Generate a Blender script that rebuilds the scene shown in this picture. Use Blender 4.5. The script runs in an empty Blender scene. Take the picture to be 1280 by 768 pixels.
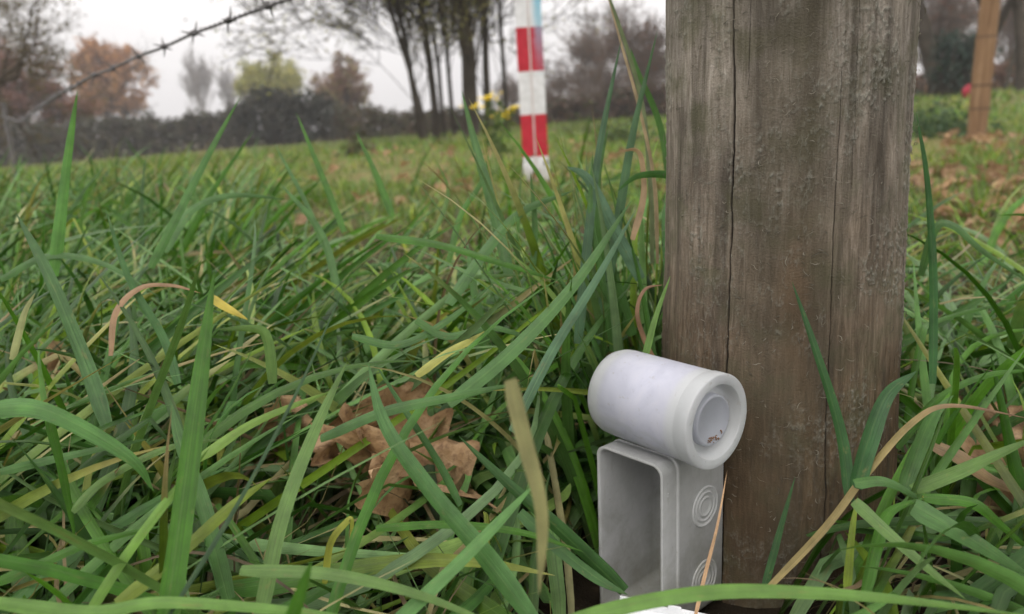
import bpy, math, random
import numpy as np
from mathutils import Vector, Matrix

# ------------------------------------------------------------------ camera
FPX = 995.0; CAM_H = 0.26; PITCH = math.radians(13.2); ROLL = math.radians(2.6)
C = bpy.context.scene.collection
sc = bpy.context.scene
fw = np.array([0, math.cos(PITCH), -math.sin(PITCH)])
_r0 = np.array([1.0, 0, 0]); _u0 = np.cross(_r0, fw)
cr = math.cos(ROLL) * _r0 - math.sin(ROLL) * _u0
cu = math.cos(ROLL) * _u0 + math.sin(ROLL) * _r0
CAM = np.array([0, 0, CAM_H])
cam = bpy.data.cameras.new('camera'); camo = bpy.data.objects.new('camera', cam); C.objects.link(camo)
cam.sensor_width = 36; cam.lens = 36 * FPX / 1280; cam.clip_start = 0.01; cam.clip_end = 2000
M = Matrix(((cr[0], cu[0], -fw[0], 0), (cr[1], cu[1], -fw[1], 0), (cr[2], cu[2], -fw[2], CAM_H), (0, 0, 0, 1)))
camo.matrix_world = M
cam.dof.use_dof = True; cam.dof.focus_distance = 0.40; cam.dof.aperture_fstop = 10.0
sc.camera = camo

# ------------------------------------------------------------------ world, sun, exposure
SUN_EL, SUN_ROT = math.radians(48), math.radians(200)
w = bpy.data.worlds.new('World'); sc.world = w; w.use_nodes = True
nt = w.node_tree; nt.nodes.clear()
def N(t, **k):
    n = nt.nodes.new(t)
    for a, b in k.items(): setattr(n, a, b)
    return n
out = N('ShaderNodeOutputWorld'); bg = N('ShaderNodeBackground'); bg.inputs[1].default_value = 0.15
sky = N('ShaderNodeTexSky', sky_type='NISHITA'); sky.sun_disc = False
sky.sun_elevation = SUN_EL; sky.sun_rotation = SUN_ROT; sky.dust_density = 4; sky.air_density = 1.0
hs = N('ShaderNodeHueSaturation'); hs.inputs['Saturation'].default_value = 0.12; nt.links.new(sky.outputs[0], hs.inputs['Color'])
tc = N('ShaderNodeTexCoord'); sep = N('ShaderNodeSeparateXYZ'); nt.links.new(tc.outputs['Generated'], sep.inputs[0])
mr = N('ShaderNodeMapRange'); nt.links.new(sep.outputs[2], mr.inputs[0])       # overcast cloud deck: brighter overhead
mr.inputs[1].default_value = 0.02; mr.inputs[2].default_value = 0.95; mr.inputs[3].default_value = 5.4; mr.inputs[4].default_value = 13.5
no = N('ShaderNodeTexNoise'); no.inputs['Scale'].default_value = 2.2; no.inputs['Detail'].default_value = 4
mp = N('ShaderNodeMapping'); mp.inputs['Scale'].default_value = (1, 1, 3.5); nt.links.new(tc.outputs['Generated'], mp.inputs[0]); nt.links.new(mp.outputs[0], no.inputs[0])
m2 = N('ShaderNodeMapRange'); nt.links.new(no.outputs[0], m2.inputs[0]); m2.inputs[1].default_value = .3; m2.inputs[2].default_value = .7; m2.inputs[3].default_value = .94; m2.inputs[4].default_value = 1.05
mu = N('ShaderNodeMath', operation='MULTIPLY'); nt.links.new(mr.outputs[0], mu.inputs[0]); nt.links.new(m2.outputs[0], mu.inputs[1])
cloud = N('ShaderNodeVectorMath', operation='SCALE'); cloud.inputs[0].default_value = (1.0, 0.965, 0.955); nt.links.new(mu.outputs[0], cloud.inputs['Scale'])
mix = N('ShaderNodeMix', data_type='RGBA'); mix.inputs['Factor'].default_value = 0.9
nt.links.new(hs.outputs[0], mix.inputs['A']); nt.links.new(cloud.outputs[0], mix.inputs['B'])
nt.links.new(mix.outputs['Result'], bg.inputs[0]); nt.links.new(bg.outputs[0], out.inputs[0])
sun = bpy.data.lights.new('sun', 'SUN'); sun.energy = 0.6; sun.angle = math.radians(30); sun.color = (1, .97, .93)
suno = bpy.data.objects.new('sun', sun); C.objects.link(suno)
_sd = Vector((math.sin(SUN_ROT) * math.cos(SUN_EL), math.cos(SUN_ROT) * math.cos(SUN_EL), math.sin(SUN_EL)))
suno.rotation_euler = _sd.to_track_quat('Z', 'Y').to_euler()
vs = sc.view_settings; vs.view_transform = 'Standard'; vs.look = 'None'; vs.gamma = 1; vs.use_curve_mapping = False; vs.exposure = 0.32
cy = sc.cycles
cy.use_denoising = True
try: cy.denoiser = 'OPENIMAGEDENOISE'
except Exception: pass
cy.max_bounces = 6; cy.diffuse_bounces = 4; cy.glossy_bounces = 2; cy.transmission_bounces = 4; cy.transparent_max_bounces = 6; cy.volume_bounces = 0
cy.sample_clamp_indirect = 6

# ------------------------------------------------------------------ helpers
def ray(px, py): return fw + cr * (px - 640) / FPX + cu * (384 - py) / FPX
def at(px, py, d): return CAM + ray(px, py) * d
def on_z(px, py, z):
    r = ray(px, py); return CAM + r * ((z - CAM_H) / r[2])
def proj(p):
    q = p - CAM; d = q @ fw
    dd = np.where(np.abs(d) < 1e-6, 1e-6, d)
    return 640 + FPX * (q @ cr) / dd, 384 - FPX * (q @ cu) / dd, d
def sm(a, b, x):
    t = np.clip((x - a) / (b - a), 0, 1); return t * t * (3 - 2 * t)
def _hash(ix, iy, s):
    h = (ix.astype(np.int64) * 374761393 + iy.astype(np.int64) * 668265263 + s * 1274126177) & 0xFFFFFFFF
    h = ((h ^ (h >> 13)) * 1274126177) & 0xFFFFFFFF
    return ((h ^ (h >> 16)) & 0xFFFF) / 65535.0
def vn(x, y, s=0):
    x = np.asarray(x, float); y = np.asarray(y, float)
    ix = np.floor(x); iy = np.floor(y); fx = x - ix; fy = y - iy
    fx = fx * fx * (3 - 2 * fx); fy = fy * fy * (3 - 2 * fy)
    a = _hash(ix, iy, s); b = _hash(ix + 1, iy, s); c = _hash(ix, iy + 1, s); d = _hash(ix + 1, iy + 1, s)
    return (a * (1 - fx) + b * fx) * (1 - fy) + (c * (1 - fx) + d * fx) * fy
def fbm(x, y, s=0, o=4):
    t = 0; a = .5; n = 0
    for k in range(o):
        t = t + a * vn(x * 2 ** k, y * 2 ** k, s + k * 17); n += a; a *= .5
    return t / n
def G(x, y):                                                    # height of the ground
    x = np.asarray(x, float); y = np.asarray(y, float)
    s = sm(3, 14, y)
    near = (fbm(x * 2.2 + 9, y * 2.2 + 3, 5, 3) - .5) * .035 * sm(.0, .3, np.hypot(x - .1, y - .4) - .11)
    near = near - .022 * np.exp(-((x - .085) ** 2 + (y - .375) ** 2) / .0045)              # little hollow the box stands in
    return .035 * np.clip(x, -60, 60) * s + near + (fbm(x * .5, y * .5, 9, 3) - .5) * .10 * sm(1.5, 5, np.hypot(x, y))

def tag(o, label=None, cat=None, group=None, kind=None):
    if label: o['label'] = label
    if cat: o['category'] = cat
    if group: o['group'] = group
    if kind: o['kind'] = kind
    return o
def empty(name, loc, label, cat, group=None, rz=0):
    o = bpy.data.objects.new(name, None); C.objects.link(o); o.location = [float(v) for v in loc]; o.rotation_euler = (0, 0, rz)
    o.empty_display_size = .1
    return tag(o, label, cat, group)
def mesh(name, V, F, mat, parent=None, smooth=True, attrs=None, loc=None, inverse=False):
    """V (n,3) array; F list of equal-length or mixed index tuples / (m,k) array"""
    me = bpy.data.meshes.new(name)
    V = np.asarray(V, np.float32)
    if isinstance(F, np.ndarray):
        k = F.shape[1]; m = F.shape[0]
        me.vertices.add(len(V)); me.vertices.foreach_set('co', V.ravel())
        me.loops.add(m * k); me.loops.foreach_set('vertex_index', F.astype(np.int32).ravel())
        me.polygons.add(m); me.polygons.foreach_set('loop_start', np.arange(0, m * k, k, dtype=np.int32))
        me.polygons.foreach_set('loop_total', np.full(m, k, np.int32))
        me.update(calc_edges=True)
    else:
        me.from_pydata(V.tolist(), [], [list(map(int, f)) for f in F])
    if smooth: me.polygons.foreach_set('use_smooth', np.ones(len(me.polygons), bool))
    for an, (typ, arr) in (attrs or {}).items():
        a = me.attributes.new(an, typ, 'POINT')
        if typ == 'FLOAT_COLOR': a.data.foreach_set('color', np.asarray(arr, np.float32).ravel())
        elif typ == 'FLOAT_VECTOR': a.data.foreach_set('vector', np.asarray(arr, np.float32).ravel())
        else: a.data.foreach_set('value', np.asarray(arr, np.float32).ravel())
    if mat: me.materials.append(mat)
    me.update()
    o = bpy.data.objects.new(name, me); C.objects.link(o)
    if parent: o.parent = parent
    if loc is not None: o.location = [float(v) for v in loc]
    return o
def copy_tree(o, parent=None):
    c = o.copy(); C.objects.link(c); c.parent = parent
    for ch in list(o.children): copy_tree(ch, c)
    return c

class Mat:
    def __init__(s, name, rough=.6, spec=.3, base=(.5, .5, .5)):
        s.m = bpy.data.materials.new(name); s.m.use_nodes = True; s.t = s.m.node_tree
        s.p = s.t.nodes['Principled BSDF']; s.out = s.t.nodes['Material Output']
        s.p.inputs['Roughness'].default_value = rough; s.p.inputs['Specular IOR Level'].default_value = spec
        s.p.inputs['Base Color'].default_value = (*base, 1)
    def n(s, t, **k):
        n = s.t.nodes.new(t)
        for a, b in k.items(): setattr(n, a, b)
        return n
    def l(s, a, b): s.t.links.new(a, b)
    def obj(s, scale=(1, 1, 1), src='Object'):
        tc = s.n('ShaderNodeTexCoord'); mp = s.n('ShaderNodeMapping'); mp.inputs['Scale'].default_value = scale
        s.l(tc.outputs[src], mp.inputs[0]); return mp.outputs[0]
    def noise(s, vec, scale, detail=4, rough=.55, dist=0):
        n = s.n('ShaderNodeTexNoise'); n.inputs['Scale'].default_value = scale; n.inputs['Detail'].default_value = detail
        n.inputs['Roughness'].default_value = rough; n.inputs['Distortion'].default_value = dist
        s.l(vec, n.inputs['Vector']); return n.outputs[0]
    def ramp(s, fac, stops):
        r = s.n('ShaderNodeValToRGB'); e = r.color_ramp.elements
        while len(e) < len(stops): e.new(.5)
        for i, (p, c) in enumerate(stops):
            e[i].position = p; e[i].color = (*c, 1) if not isinstance(c, (int, float)) else (c, c, c, 1)
        s.l(fac, r.inputs[0]); return r.outputs[0]
    def mix(s, f, a, b, blend='MIX'):
        m = s.n('ShaderNodeMix', data_type='RGBA', blend_type=blend)
        for sock, v in (('Factor', f), ('A', a), ('B', b)):
            i = m.inputs[sock]
            if isinstance(v, (int, float)): i.default_value = v
            elif isinstance(v, tuple): i.default_value = (*v, 1)
            else: s.l(v, i)
        return m.outputs['Result']
    def math(s, op, a, b=None):
        m = s.n('ShaderNodeMath', operation=op)
        for i, v in enumerate((a, b)):
            if v is None: continue
            if isinstance(v, (int, float)): m.inputs[i].default_value = v
            else: s.l(v, m.inputs[i])
        return m.outputs[0]
    def attr(s, name, out='Color'):
        a = s.n('ShaderNodeAttribute', attribute_name=name); return a.outputs[out]
    def color(s, c): s.l(c, s.p.inputs['Base Color'])
    def bump(s, h, strength=.3, dist=.01):
        b = s.n('ShaderNodeBump'); b.inputs['Strength'].default_value = strength; b.inputs['Distance'].default_value = dist
        s.l(h, b.inputs['Height']); s.l(b.outputs[0], s.p.inputs['Normal']); return b
    def translucent(s, col, f):
        t = s.n('ShaderNodeBsdfTranslucent'); m = s.n('ShaderNodeMixShader'); m.inputs[0].default_value = f
        if isinstance(col, tuple): t.inputs[0].default_value = (*col, 1)
        else: s.l(col, t.inputs[0])
        s.l(s.p.outputs[0], m.inputs[1]); s.l(t.outputs[0], m.inputs[2]); s.l(m.outputs[0], s.out.inputs[0])

def simple(name, c, rough=.6, spec=.3, var=.25, scale=8, bump=0):
    m = Mat(name, rough, spec); v = m.obj(); n = m.noise(v, scale, 5)
    lo = tuple(x * (1 - var) for x in c); hi = tuple(min(1, x * (1 + var)) for x in c)
    m.color(m.ramp(n, [(.3, lo), (.7, hi)]))
    if bump: m.bump(n, bump, .01)
    return m.m

# blades -----------------------------------------------------------
def blade_mat(name, trans=.3, rough=.30, spec=.30):
    m = Mat(name, rough, spec)
    col = m.attr('tint'); bl = m.attr('blade', 'Vector')
    sp = m.n('ShaderNodeSeparateXYZ'); m.l(bl, sp.inputs[0])          # x across -1..1, y along 0..1, z random
    cb = m.n('ShaderNodeCombineXYZ'); m.l(m.math('MULTIPLY', sp.outputs[0], 9.0), cb.inputs[0]); m.l(m.math('MULTIPLY', sp.outputs[1], 1.3), cb.inputs[1]); m.l(m.math('MULTIPLY', sp.outputs[2], 97.0), cb.inputs[2])
    veins = m.noise(cb.outputs[0], 1.6, 3, .6)
    c2 = m.mix(1.0, col, m.ramp(veins, [(.3, .72), (.7, 1.22)]), 'MULTIPLY')
    mid = m.math('LESS_THAN', m.math('ABSOLUTE', sp.outputs[0]), .09)  # pale midrib
    c2 = m.mix(m.math('MULTIPLY', mid, .10), c2, (.20, .28, .10))
    cb2 = m.n('ShaderNodeCombineXYZ'); m.l(m.math('MULTIPLY', sp.outputs[0], 1.2), cb2.inputs[0]); m.l(m.math('MULTIPLY', sp.outputs[1], 14.0), cb2.inputs[1]); m.l(m.math('MULTIPLY', sp.outputs[2], 31.0), cb2.inputs[2])
    blot = m.noise(cb2.outputs[0], 1.0, 4, .6)
    c2 = m.mix(m.ramp(blot, [(.62, 0.0), (.78, .55)]), c2, (.20, .17, .06))
    fine_ = m.noise(m.obj((1, 1, 1)), 1500, 3, .7); c2 = m.mix(m.ramp(fine_, [(.66, 0.0), (.74, .6)]), c2, (.16, .13, .07)); c2 = m.mix(1.0, c2, m.ramp(m.noise(m.obj(), 75, 4, .6), [(.32, .74), (.68, 1.22)]), 'MULTIPLY')
    m.color(c2); m.translucent(m.mix(1.0, c2, (1.5, 1.6, .8), 'MULTIPLY'), trans)
    m.bump(veins, .5, .0008)
    return m.m

def ribbons(P, Wd, Fd, tint, rnd, half=None):
    """P,Wd,Fd (n,s,3): centre, half-width vector, fold offset; tint (n,s,3)"""
    n, s, _ = P.shape
    V = np.stack([P - Wd + Fd, P, P + Wd + Fd], 2)                    # n,s,3,3
    col = np.ones((n, s, 3, 4), np.float32); col[..., :3] = tint[:, :, None, :]
    bl = np.zeros((n, s, 3, 3), np.float32)
    bl[..., 0] = np.array([-1, 0, 1])[None, None, :]; bl[..., 1] = np.linspace(0, 1, s)[None, :, None]; bl[..., 2] = rnd[:, None, None]
    idx = np.arange(n * s * 3).reshape(n, s, 3)
    f1 = np.stack([idx[:, :-1, 0], idx[:, :-1, 1], idx[:, 1:, 1], idx[:, 1:, 0]], -1).reshape(-1, 4)
    f2 = np.stack([idx[:, :-1, 1], idx[:, :-1, 2], idx[:, 1:, 2], idx[:, 1:, 1]], -1).reshape(-1, 4)
    return V.reshape(-1, 3), np.concatenate([f1, f2]), col.reshape(-1, 4), bl.reshape(-1, 3)
class Bag:
    def __init__(s): s.V = []; s.F = []; s.c = []; s.b = []; s.n = 0
    def add(s, r):
        V, F, c, b = r; s.V.append(V); s.F.append(F + s.n); s.c.append(c); s.b.append(b); s.n += len(V)
    def build(s, name, mat, parent=None):
        return mesh(name, np.concatenate(s.V), np.concatenate(s.F), mat, parent,
                    attrs={'tint': ('FLOAT_COLOR', np.concatenate(s.c)), 'blade': ('FLOAT_VECTOR', np.concatenate(s.b))})
def unit(v): return v / np.maximum(np.linalg.norm(v, axis=-1, keepdims=True), 1e-9)

GREENS = np.array([[.030, .092, .008], [.048, .128, .010], [.036, .098, .020], [.066, .145, .036], [.110, .180, .016], [.016, .050, .006]])
DRY = np.array([[.30, .25, .11], [.21, .16, .075], [.38, .35, .16], [.14, .10, .055]])
def blades(rng, base, length, width, th0, bend, phi, seg, layer=None, dry=0.08, blue=.4, tipdry=.25, fold=.35, bright=1.0, keep=None):
    n = len(length); s = seg + 1; t = np.linspace(0, 1, s)[None, :]
    th = th0[:, None] + bend[:, None] * t ** 1.4
    kink = rng.random(n) < .22; kp = rng.uniform(.35, .8, n); th = th + (kink[:, None] * (t > kp[:, None])) * rng.uniform(.5, 1.5, n)[:, None]
    ph = phi[:, None] + rng.normal(0, .35, n)[:, None] * t + rng.normal(0, .2, n)[:, None] * np.sin(t * 5)
    ds = (length / seg)[:, None]
    d = np.stack([np.sin(th) * np.cos(ph), np.sin(th) * np.sin(ph), np.cos(th)], -1)
    P = np.concatenate([np.zeros((n, 1, 3)), np.cumsum(d[:, :-1] * ds[..., None], 1)], 1) + base[:, None, :]
    if layer is not None:
        gz = G(P[..., 0], P[..., 1]) + layer[:, None] * np.minimum(1, t * 6)
        P[..., 2] = np.where(P[..., 2] < gz, gz + (gz - P[..., 2]) * .06, P[..., 2])
    T = unit(np.gradient(P, axis=1))
    side = np.stack([-np.sin(ph), np.cos(ph), np.zeros_like(ph)], -1)
    tw = rng.normal(0, .7, n)[:, None] + rng.normal(0, 1.1, n)[:, None] * t
    nrm = unit(np.cross(side, T)); side = unit(np.cross(T, nrm))
    W = side * np.cos(tw)[..., None] + nrm * np.sin(tw)[..., None]
    N2 = unit(np.cross(W, T))
    prof = np.clip(.55 + t * 4, 0, 1) * np.clip(1 - t ** 2.6, 0, 1) ** .85 + .01
    g = rng.random(n); isd = rng.random(n) < dry
    hw = (width * np.where(isd & (width > .003), .5, 1.0))[:, None] * .5 * prof
    ci = rng.integers(0, 2, n); ci = np.where(g < blue, rng.integers(2, 4, n), ci); ci = np.where(g > .82, 4, ci); ci = np.where(g > .94, 5, ci)
    col = GREENS[ci] * np.array([1.12, 1.14, 1.0]) * rng.uniform(.55, 1.4, n)[:, None] * bright
    sheen_pale = (rng.random(n) < .20)[:, None]; col = np.where(sheen_pale, col * .75 + np.array([.085, .125, .062]), col)  # some blades get a pale sheen highlight mixed into their colour
    col = np.where(isd[:, None], DRY[rng.integers(0, 4, n)] * rng.uniform(.7, 1.1, n)[:, None], col)
    tint = np.repeat(col[:, None, :], s, 1)
    td = (rng.random(n) < tipdry) & ~isd; tp = rng.uniform(.55, .95, n)
    k = td[:, None] * sm(0, .18, t - tp[:, None]); tint = tint * (1 - k[..., None]) + DRY[rng.integers(0, 3, n)][:, None, :] * k[..., None]
    y = (rng.random(n) < .08)[:, None] * sm(.2, .8, t)
    tint = tint * (1 - .5 * y[..., None]) + np.array([.30, .30, .05]) * .5 * y[..., None]
    lowpale = (1 - sm(0, .2, t)) * .35; tint = tint * (1 - lowpale[..., None]) + np.array([.18, .22, .09]) * lowpale[..., None]
    if keep is not None:
        m = keep(P, hw); P, W, N2, hw, tint = P[m], W[m], N2[m], hw[m], tint[m]
    return ribbons(P, W * hw[..., None], N2 * (hw * fold)[..., None], tint, rng.random(len(P)))

def hero(pts, depths, wpx, col, tilt=0.0, tip=True, seg=22, tipcol=None, fold=.3, blunt=False):
    """a single grass leaf through the given sight lines at the given distances"""
    pts = np.array(pts, float); m = len(pts)
    dd = np.interp(np.linspace(0, 1, m), np.linspace(0, 1, len(depths)), depths)
    K = np.array([at(u, v, d) for (u, v), d in zip(pts, dd)])
    # catmull-rom resample
    Kp = np.vstack([2 * K[0] - K[1], K, 2 * K[-1] - K[-2]]); tt = np.linspace(0, m - 1 - 1e-6, seg + 1); o = []
    for t in tt:
        i = int(t); f = t - i; a, b, c, d = Kp[i:i + 4]
        o.append(.5 * (2 * b + (c - a) * f + (2 * a - 5 * b + 4 * c - d) * f * f + (3 * b - a - 3 * c + d) * f ** 3))
    P = np.array(o)[None]; T = unit(np.gradient(P, axis=1)); V = unit(P - CAM)
    W = unit(np.cross(T, V)); N2 = unit(np.cross(W, T))
    tw = tilt + .35 * np.sin(np.linspace(0, 3, seg + 1) + tilt * 3)[None]
    W2 = W * np.cos(tw)[..., None] + N2 * np.sin(tw)[..., None]; N3 = unit(np.cross(W2, T))
    s = np.linspace(0, 1, seg + 1); dep = np.interp(s, np.linspace(0, 1, m), dd)
    prof = np.clip(.7 + s * 3, 0, 1) * (np.clip(1 - s ** (9 if blunt else 2.4), 0, 1) ** .9 if tip else 1) + .01
    hw = (.5 * wpx * dep / FPX * prof * (.93 + .16 * vn(s * 5 + wpx, s * 0 + pts[0][0])))[None]
    c = np.array(col); tint = np.repeat(c[None, None], seg + 1, 1)
    if tipcol is not None:
        k = sm(.55, .95, s)[None, :, None]; tint = tint * (1 - k) + np.array(tipcol) * k
    return ribbons(P, W2 * hw[..., None], N3 * (hw * fold)[..., None], tint, np.array([abs(hash((float(pts[0][0]), float(pts[0][1])))) % 1000 / 1000.]))

# tubes ------------------------------------------------------------
def tubes(branches, sides=None):
    V = []; F = []; n = 0
    for pts, rad in branches:
        pts = np.asarray(pts, float); rad = np.asarray(rad, float); k = sides or (8 if rad[0] > .06 else 5 if rad[0] > .02 else 3)
        T = unit(np.gradient(pts, axis=0)); ref = np.array([0.3, .2, 1.0]) if abs(T[0][2]) < .8 else np.array([1.0, .1, 0])
        A = unit(np.cross(T, ref)); B = np.cross(T, A); a = np.linspace(0, 2 * math.pi, k, endpoint=False)
        R = pts[:, None] + rad[:, None, None] * (A[:, None] * np.cos(a)[None, :, None] + B[:, None] * np.sin(a)[None, :, None])
        V.append(R.reshape(-1, 3)); i = np.arange(len(pts) * k).reshape(-1, k) + n
        F.append(np.stack([i[:-1], np.roll(i[:-1], -1, 1), np.roll(i[1:], -1, 1), i[1:]], -1).reshape(-1, 4)); n += len(pts) * k
    return np.concatenate(V), np.concatenate(F)
def lathe(profile, segs=48, closed=False):
    """profile [(r,h)] round local Z"""
    pr = np.array(profile, float); a = np.linspace(0, 2 * math.pi, segs, endpoint=False)
    V = np.stack([pr[:, 0:1] * np.cos(a), pr[:, 0:1] * np.sin(a), np.repeat(pr[:, 1:2], segs, 1)], -1).reshape(-1, 3)
    i = np.arange(len(pr) * segs).reshape(-1, segs)
    F = np.stack([i[:-1], np.roll(i[:-1], -1, 1), np.roll(i[1:], -1, 1), i[1:]], -1).reshape(-1, 4)
    return V, F
def box(cx, cy_, cz, sx, sy, sz, bev=0):
    V = np.array([[x, y, z] for x in (-1, 1) for y in (-1, 1) for z in (-1, 1)], float) * [sx / 2, sy / 2, sz / 2] + [cx, cy_, cz]
    F = [(0, 1, 3, 2), (4, 6, 7, 5), (0, 4, 5, 1), (2, 3, 7, 6), (0, 2, 6, 4), (1, 5, 7, 3)]
    return V, F
def bevel(o, wdt, seg=2):
    m = o.modifiers.new('bevel', 'BEVEL'); m.width = wdt; m.segments = seg; m.limit_method = 'ANGLE'

# ------------------------------------------------------------------ ground
gm = Mat('soil_and_turf', .95, .1)
v = gm.obj(); big = gm.noise(v, .9, 5, .6); fine = gm.noise(v, 40, 6, .7); med = gm.noise(v, 6, 5, .6)
soil = gm.ramp(fine, [(.3, (.010, .008, .005)), (.55, (.024, .018, .011)), (.75, (.065, .048, .028))])
turf = gm.ramp(med, [(.3, (.08, .10, .028)), (.5, (.14, .145, .048)), (.7, (.22, .19, .08))])
turf = gm.mix(gm.ramp(big, [(.42, 0.0), (.58, .8)]), turf, (.17, .13, .06))
sepg = gm.n('ShaderNodeSeparateXYZ'); gm.l(v, sepg.inputs[0])
far = gm.n('ShaderNodeMapRange'); gm.l(sepg.outputs[1], far.inputs[0]); far.inputs[1].default_value = 1.2; far.inputs[2].default_value = 4
gm.color(gm.mix(far.outputs[0], soil, turf)); gm.bump(fine, .7, .01)
def axis(lo, hi, c, n, p=3.0):
    t = np.linspace(-1, 1, n); return c + np.where(t < 0, -(c - lo) * np.abs(t) ** p, (hi - c) * np.abs(t) ** p)
xs = axis(-240, 240, 0, 260, 4.0); ys = axis(-60, 380, .6, 260, 4.0)
X, Y = np.meshgrid(xs, ys); Z = G(X, Y)
idx = np.arange(X.size).reshape(X.shape)
mesh('ground', np.stack([X, Y, Z], -1).reshape(-1, 3), np.stack([idx[:-1, :-1], idx[:-1, 1:], idx[1:, 1:], idx[1:, :-1]], -1).reshape(-1, 4), gm.m)['kind'] = 'structure'

# ------------------------------------------------------------------ damp air
hm = bpy.data.materials.new('damp_air'); hm.use_nodes = True; ht = hm.node_tree; ht.nodes.clear()
ho = ht.nodes.new('ShaderNodeOutputMaterial'); hv = ht.nodes.new('ShaderNodeVolumePrincipled'); hv.inputs['Color'].default_value = (.95, .95, .97, 1); hv.inputs['Density'].default_value = .0021
ht.links.new(hv.outputs[0], ho.inputs['Volume'])
V, F = box(0, 160, 7.5, 490, 450, 23); mesh('haze', V, F, hm, None, smooth=False)['kind'] = 'stuff'

# ------------------------------------------------------------------ trees and hedges
bark = simple('bark_grey_brown', (.10, .080, .060), .9, .1, .35, 3)
bark_dark = simple('bark_dark', (.065, .055, .042), .9, .1, .35, 3)
twigm = simple('twigs_brown', (.15, .12, .10), .9, .1, .3, 2)
bark_pale = simple('bark_pale', (.17, .15, .13), .9, .1, .3, 2)
def leafmat(name, c1, c2, c3, tr=.25):
    m = Mat(name, .6, .25); col = m.attr('tint'); m.color(col); m.translucent(col, tr); return m.m
leafm = leafmat('leaf', 0, 0, 0)

LOWF = [.35, 1.0, 1.0]
def grow(rng, p, d, L, r, depth, maxd, kids, spread, trop, out, tips, wander=.18, minr=.004, taper=.55):
    n = 6 if depth < 2 else 4
    pts = [p.copy()]; rad = [r]; q = p.copy(); dd = d.copy()
    for i in range(n):
        dd = dd + rng.normal(0, wander, 3) * (.6 if depth == 0 else 1); dd[2] += trop; dd /= np.linalg.norm(dd)
        q = q + dd * L / n; pts.append(q.copy()); rad.append(max(minr, r * (1 - (1 - taper) * (i + 1) / n)))
    if depth == maxd: rad[-1] = minr * .5
    out.append((pts, rad))
    if depth == maxd: tips.append(np.array(pts)); return
    k = kids[depth]
    ell_r = 1.0
    for j in range(k):
        f = rng.uniform(.3 if depth else LOWF[0], 1.0); f = 1.0 if j == 0 else f
        i = min(n - 1, int(f * n)); fr = f * n - i
        b = pts[i] + (pts[i + 1] - pts[i]) * fr if i < n else pts[-1]
        t = unit((pts[min(i + 1, n)] - pts[i])[None])[0]
        ax = rng.normal(0, 1, 3); ax -= ax @ t * t; ax /= np.linalg.norm(ax) + 1e-9
        a = (rng.uniform(.35, 1.0) * spread) if j else rng.uniform(.05, .3)
        nd = t * math.cos(a) + ax * math.sin(a)
        ri = rad[i] * (rng.uniform(.38, .62) * (LOWF[1] if depth == 0 else 1) if j else .85)
        grow(rng, b, nd, L * rng.uniform(.5, .8) * ((LOWF[2] if depth == 0 else 1) if j else .9), max(minr, ri), depth + 1, maxd, kids, spread, trop, out, tips, wander, minr, taper)

def leaf_cloud(rng, centres, per, spread, size, cols):
    n = len(centres) * per
    c = np.repeat(centres, per, 0) + rng.normal(0, spread, (n, 3))
    a = unit(rng.normal(0, 1, (n, 3))); b = unit(np.cross(a, rng.normal(0, 1, (n, 3)))); s = size * rng.uniform(.5, 1.3, n)[:, None]
    V = np.stack([c - a * s, c + b * s * .55, c + a * s, c - b * s * .55], 1).reshape(-1, 3)
    F = np.arange(n * 4).reshape(-1, 4)
    ci = np.array(cols)[np.repeat(rng.integers(0, len(cols), len(centres)), per)] * rng.uniform(.7, 1.3, n)[:, None]
    col = np.ones((n, 4, 4)); col[..., :3] = ci[:, None]
    return V, F, col.reshape(-1, 4)

def tree(name, loc, label, cat, seed, H, r, maxd, kids, spread, trop, leaves=None, wood=None, group=None, stems=1, stemspread=.1, minr=.006, first=.45, wander=.18, lean=(0, 0), fit=None, ell=None):
    rng = np.random.default_rng(seed); t = empty(name, loc, label, cat, group); out = []; tips = []
    trunk_out = []
    for s in range(stems):
        a = rng.uniform(0, 6.28); off = np.array([math.cos(a), math.sin(a), 0]) * (stemspread * 1.2 if stems > 1 else 0) * rng.uniform(.3, 1)
        d = np.array([lean[0] + (math.cos(a) * stemspread * .22 if stems > 1 else 0), lean[1] + (math.sin(a) * stemspread * .22 if stems > 1 else 0), 1.]); d /= np.linalg.norm(d)
        o2 = []
        grow(rng, off + np.array([0, 0, -.25]), d, H * first * rng.uniform(.85, 1.1), r * (1 if s == 0 else rng.uniform(.45, .8)), 0, maxd, kids, spread, trop, o2, tips, wander, minr)
        trunk_out.append(o2[0]); out += o2[1:]
    if fit:                                                          # crown width and height measured on the real tree
        allp = np.concatenate([np.array(p) for p, _ in out]); kz = fit[0] / np.percentile(allp[:, 2], 99.5); cx, cy2 = np.median(allp[:, 0]), np.median(allp[:, 1])
        kx = fit[1] / 2 / np.percentile(np.hypot(allp[:, 0] - cx, allp[:, 1] - cy2), 96); S3 = np.array([kx, kx, kz])
        trunk_out = [(np.array(p) * S3, r2) for p, r2 in trunk_out]; out = [(np.array(p) * S3, r2) for p, r2 in out]; tips = [p * S3 for p in tips]
    V, F = tubes(trunk_out); mesh('trunk', V, F, wood or bark, t)
    V, F = tubes(out); cw = mesh('branches', V, F, wood or bark, t)
    if leaves:
        per, sp, size, cols, frac = leaves
        c = np.concatenate(tips); c = c[rng.random(len(c)) < frac]
        if ell: c = c[(np.hypot(c[:, 0] - np.median(c[:, 0]), c[:, 1] - np.median(c[:, 1])) / ell[2]) ** 2 + ((c[:, 2] - ell[0]) / ell[1]) ** 2 < 1 + rng.normal(0, .12, len(c))]
        V, F, col = leaf_cloud(rng, c, per, sp, size, cols)
        mesh('crown', V, F, leafm, t, attrs={'tint': ('FLOAT_COLOR', col)}, smooth=False)
    return t
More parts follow.
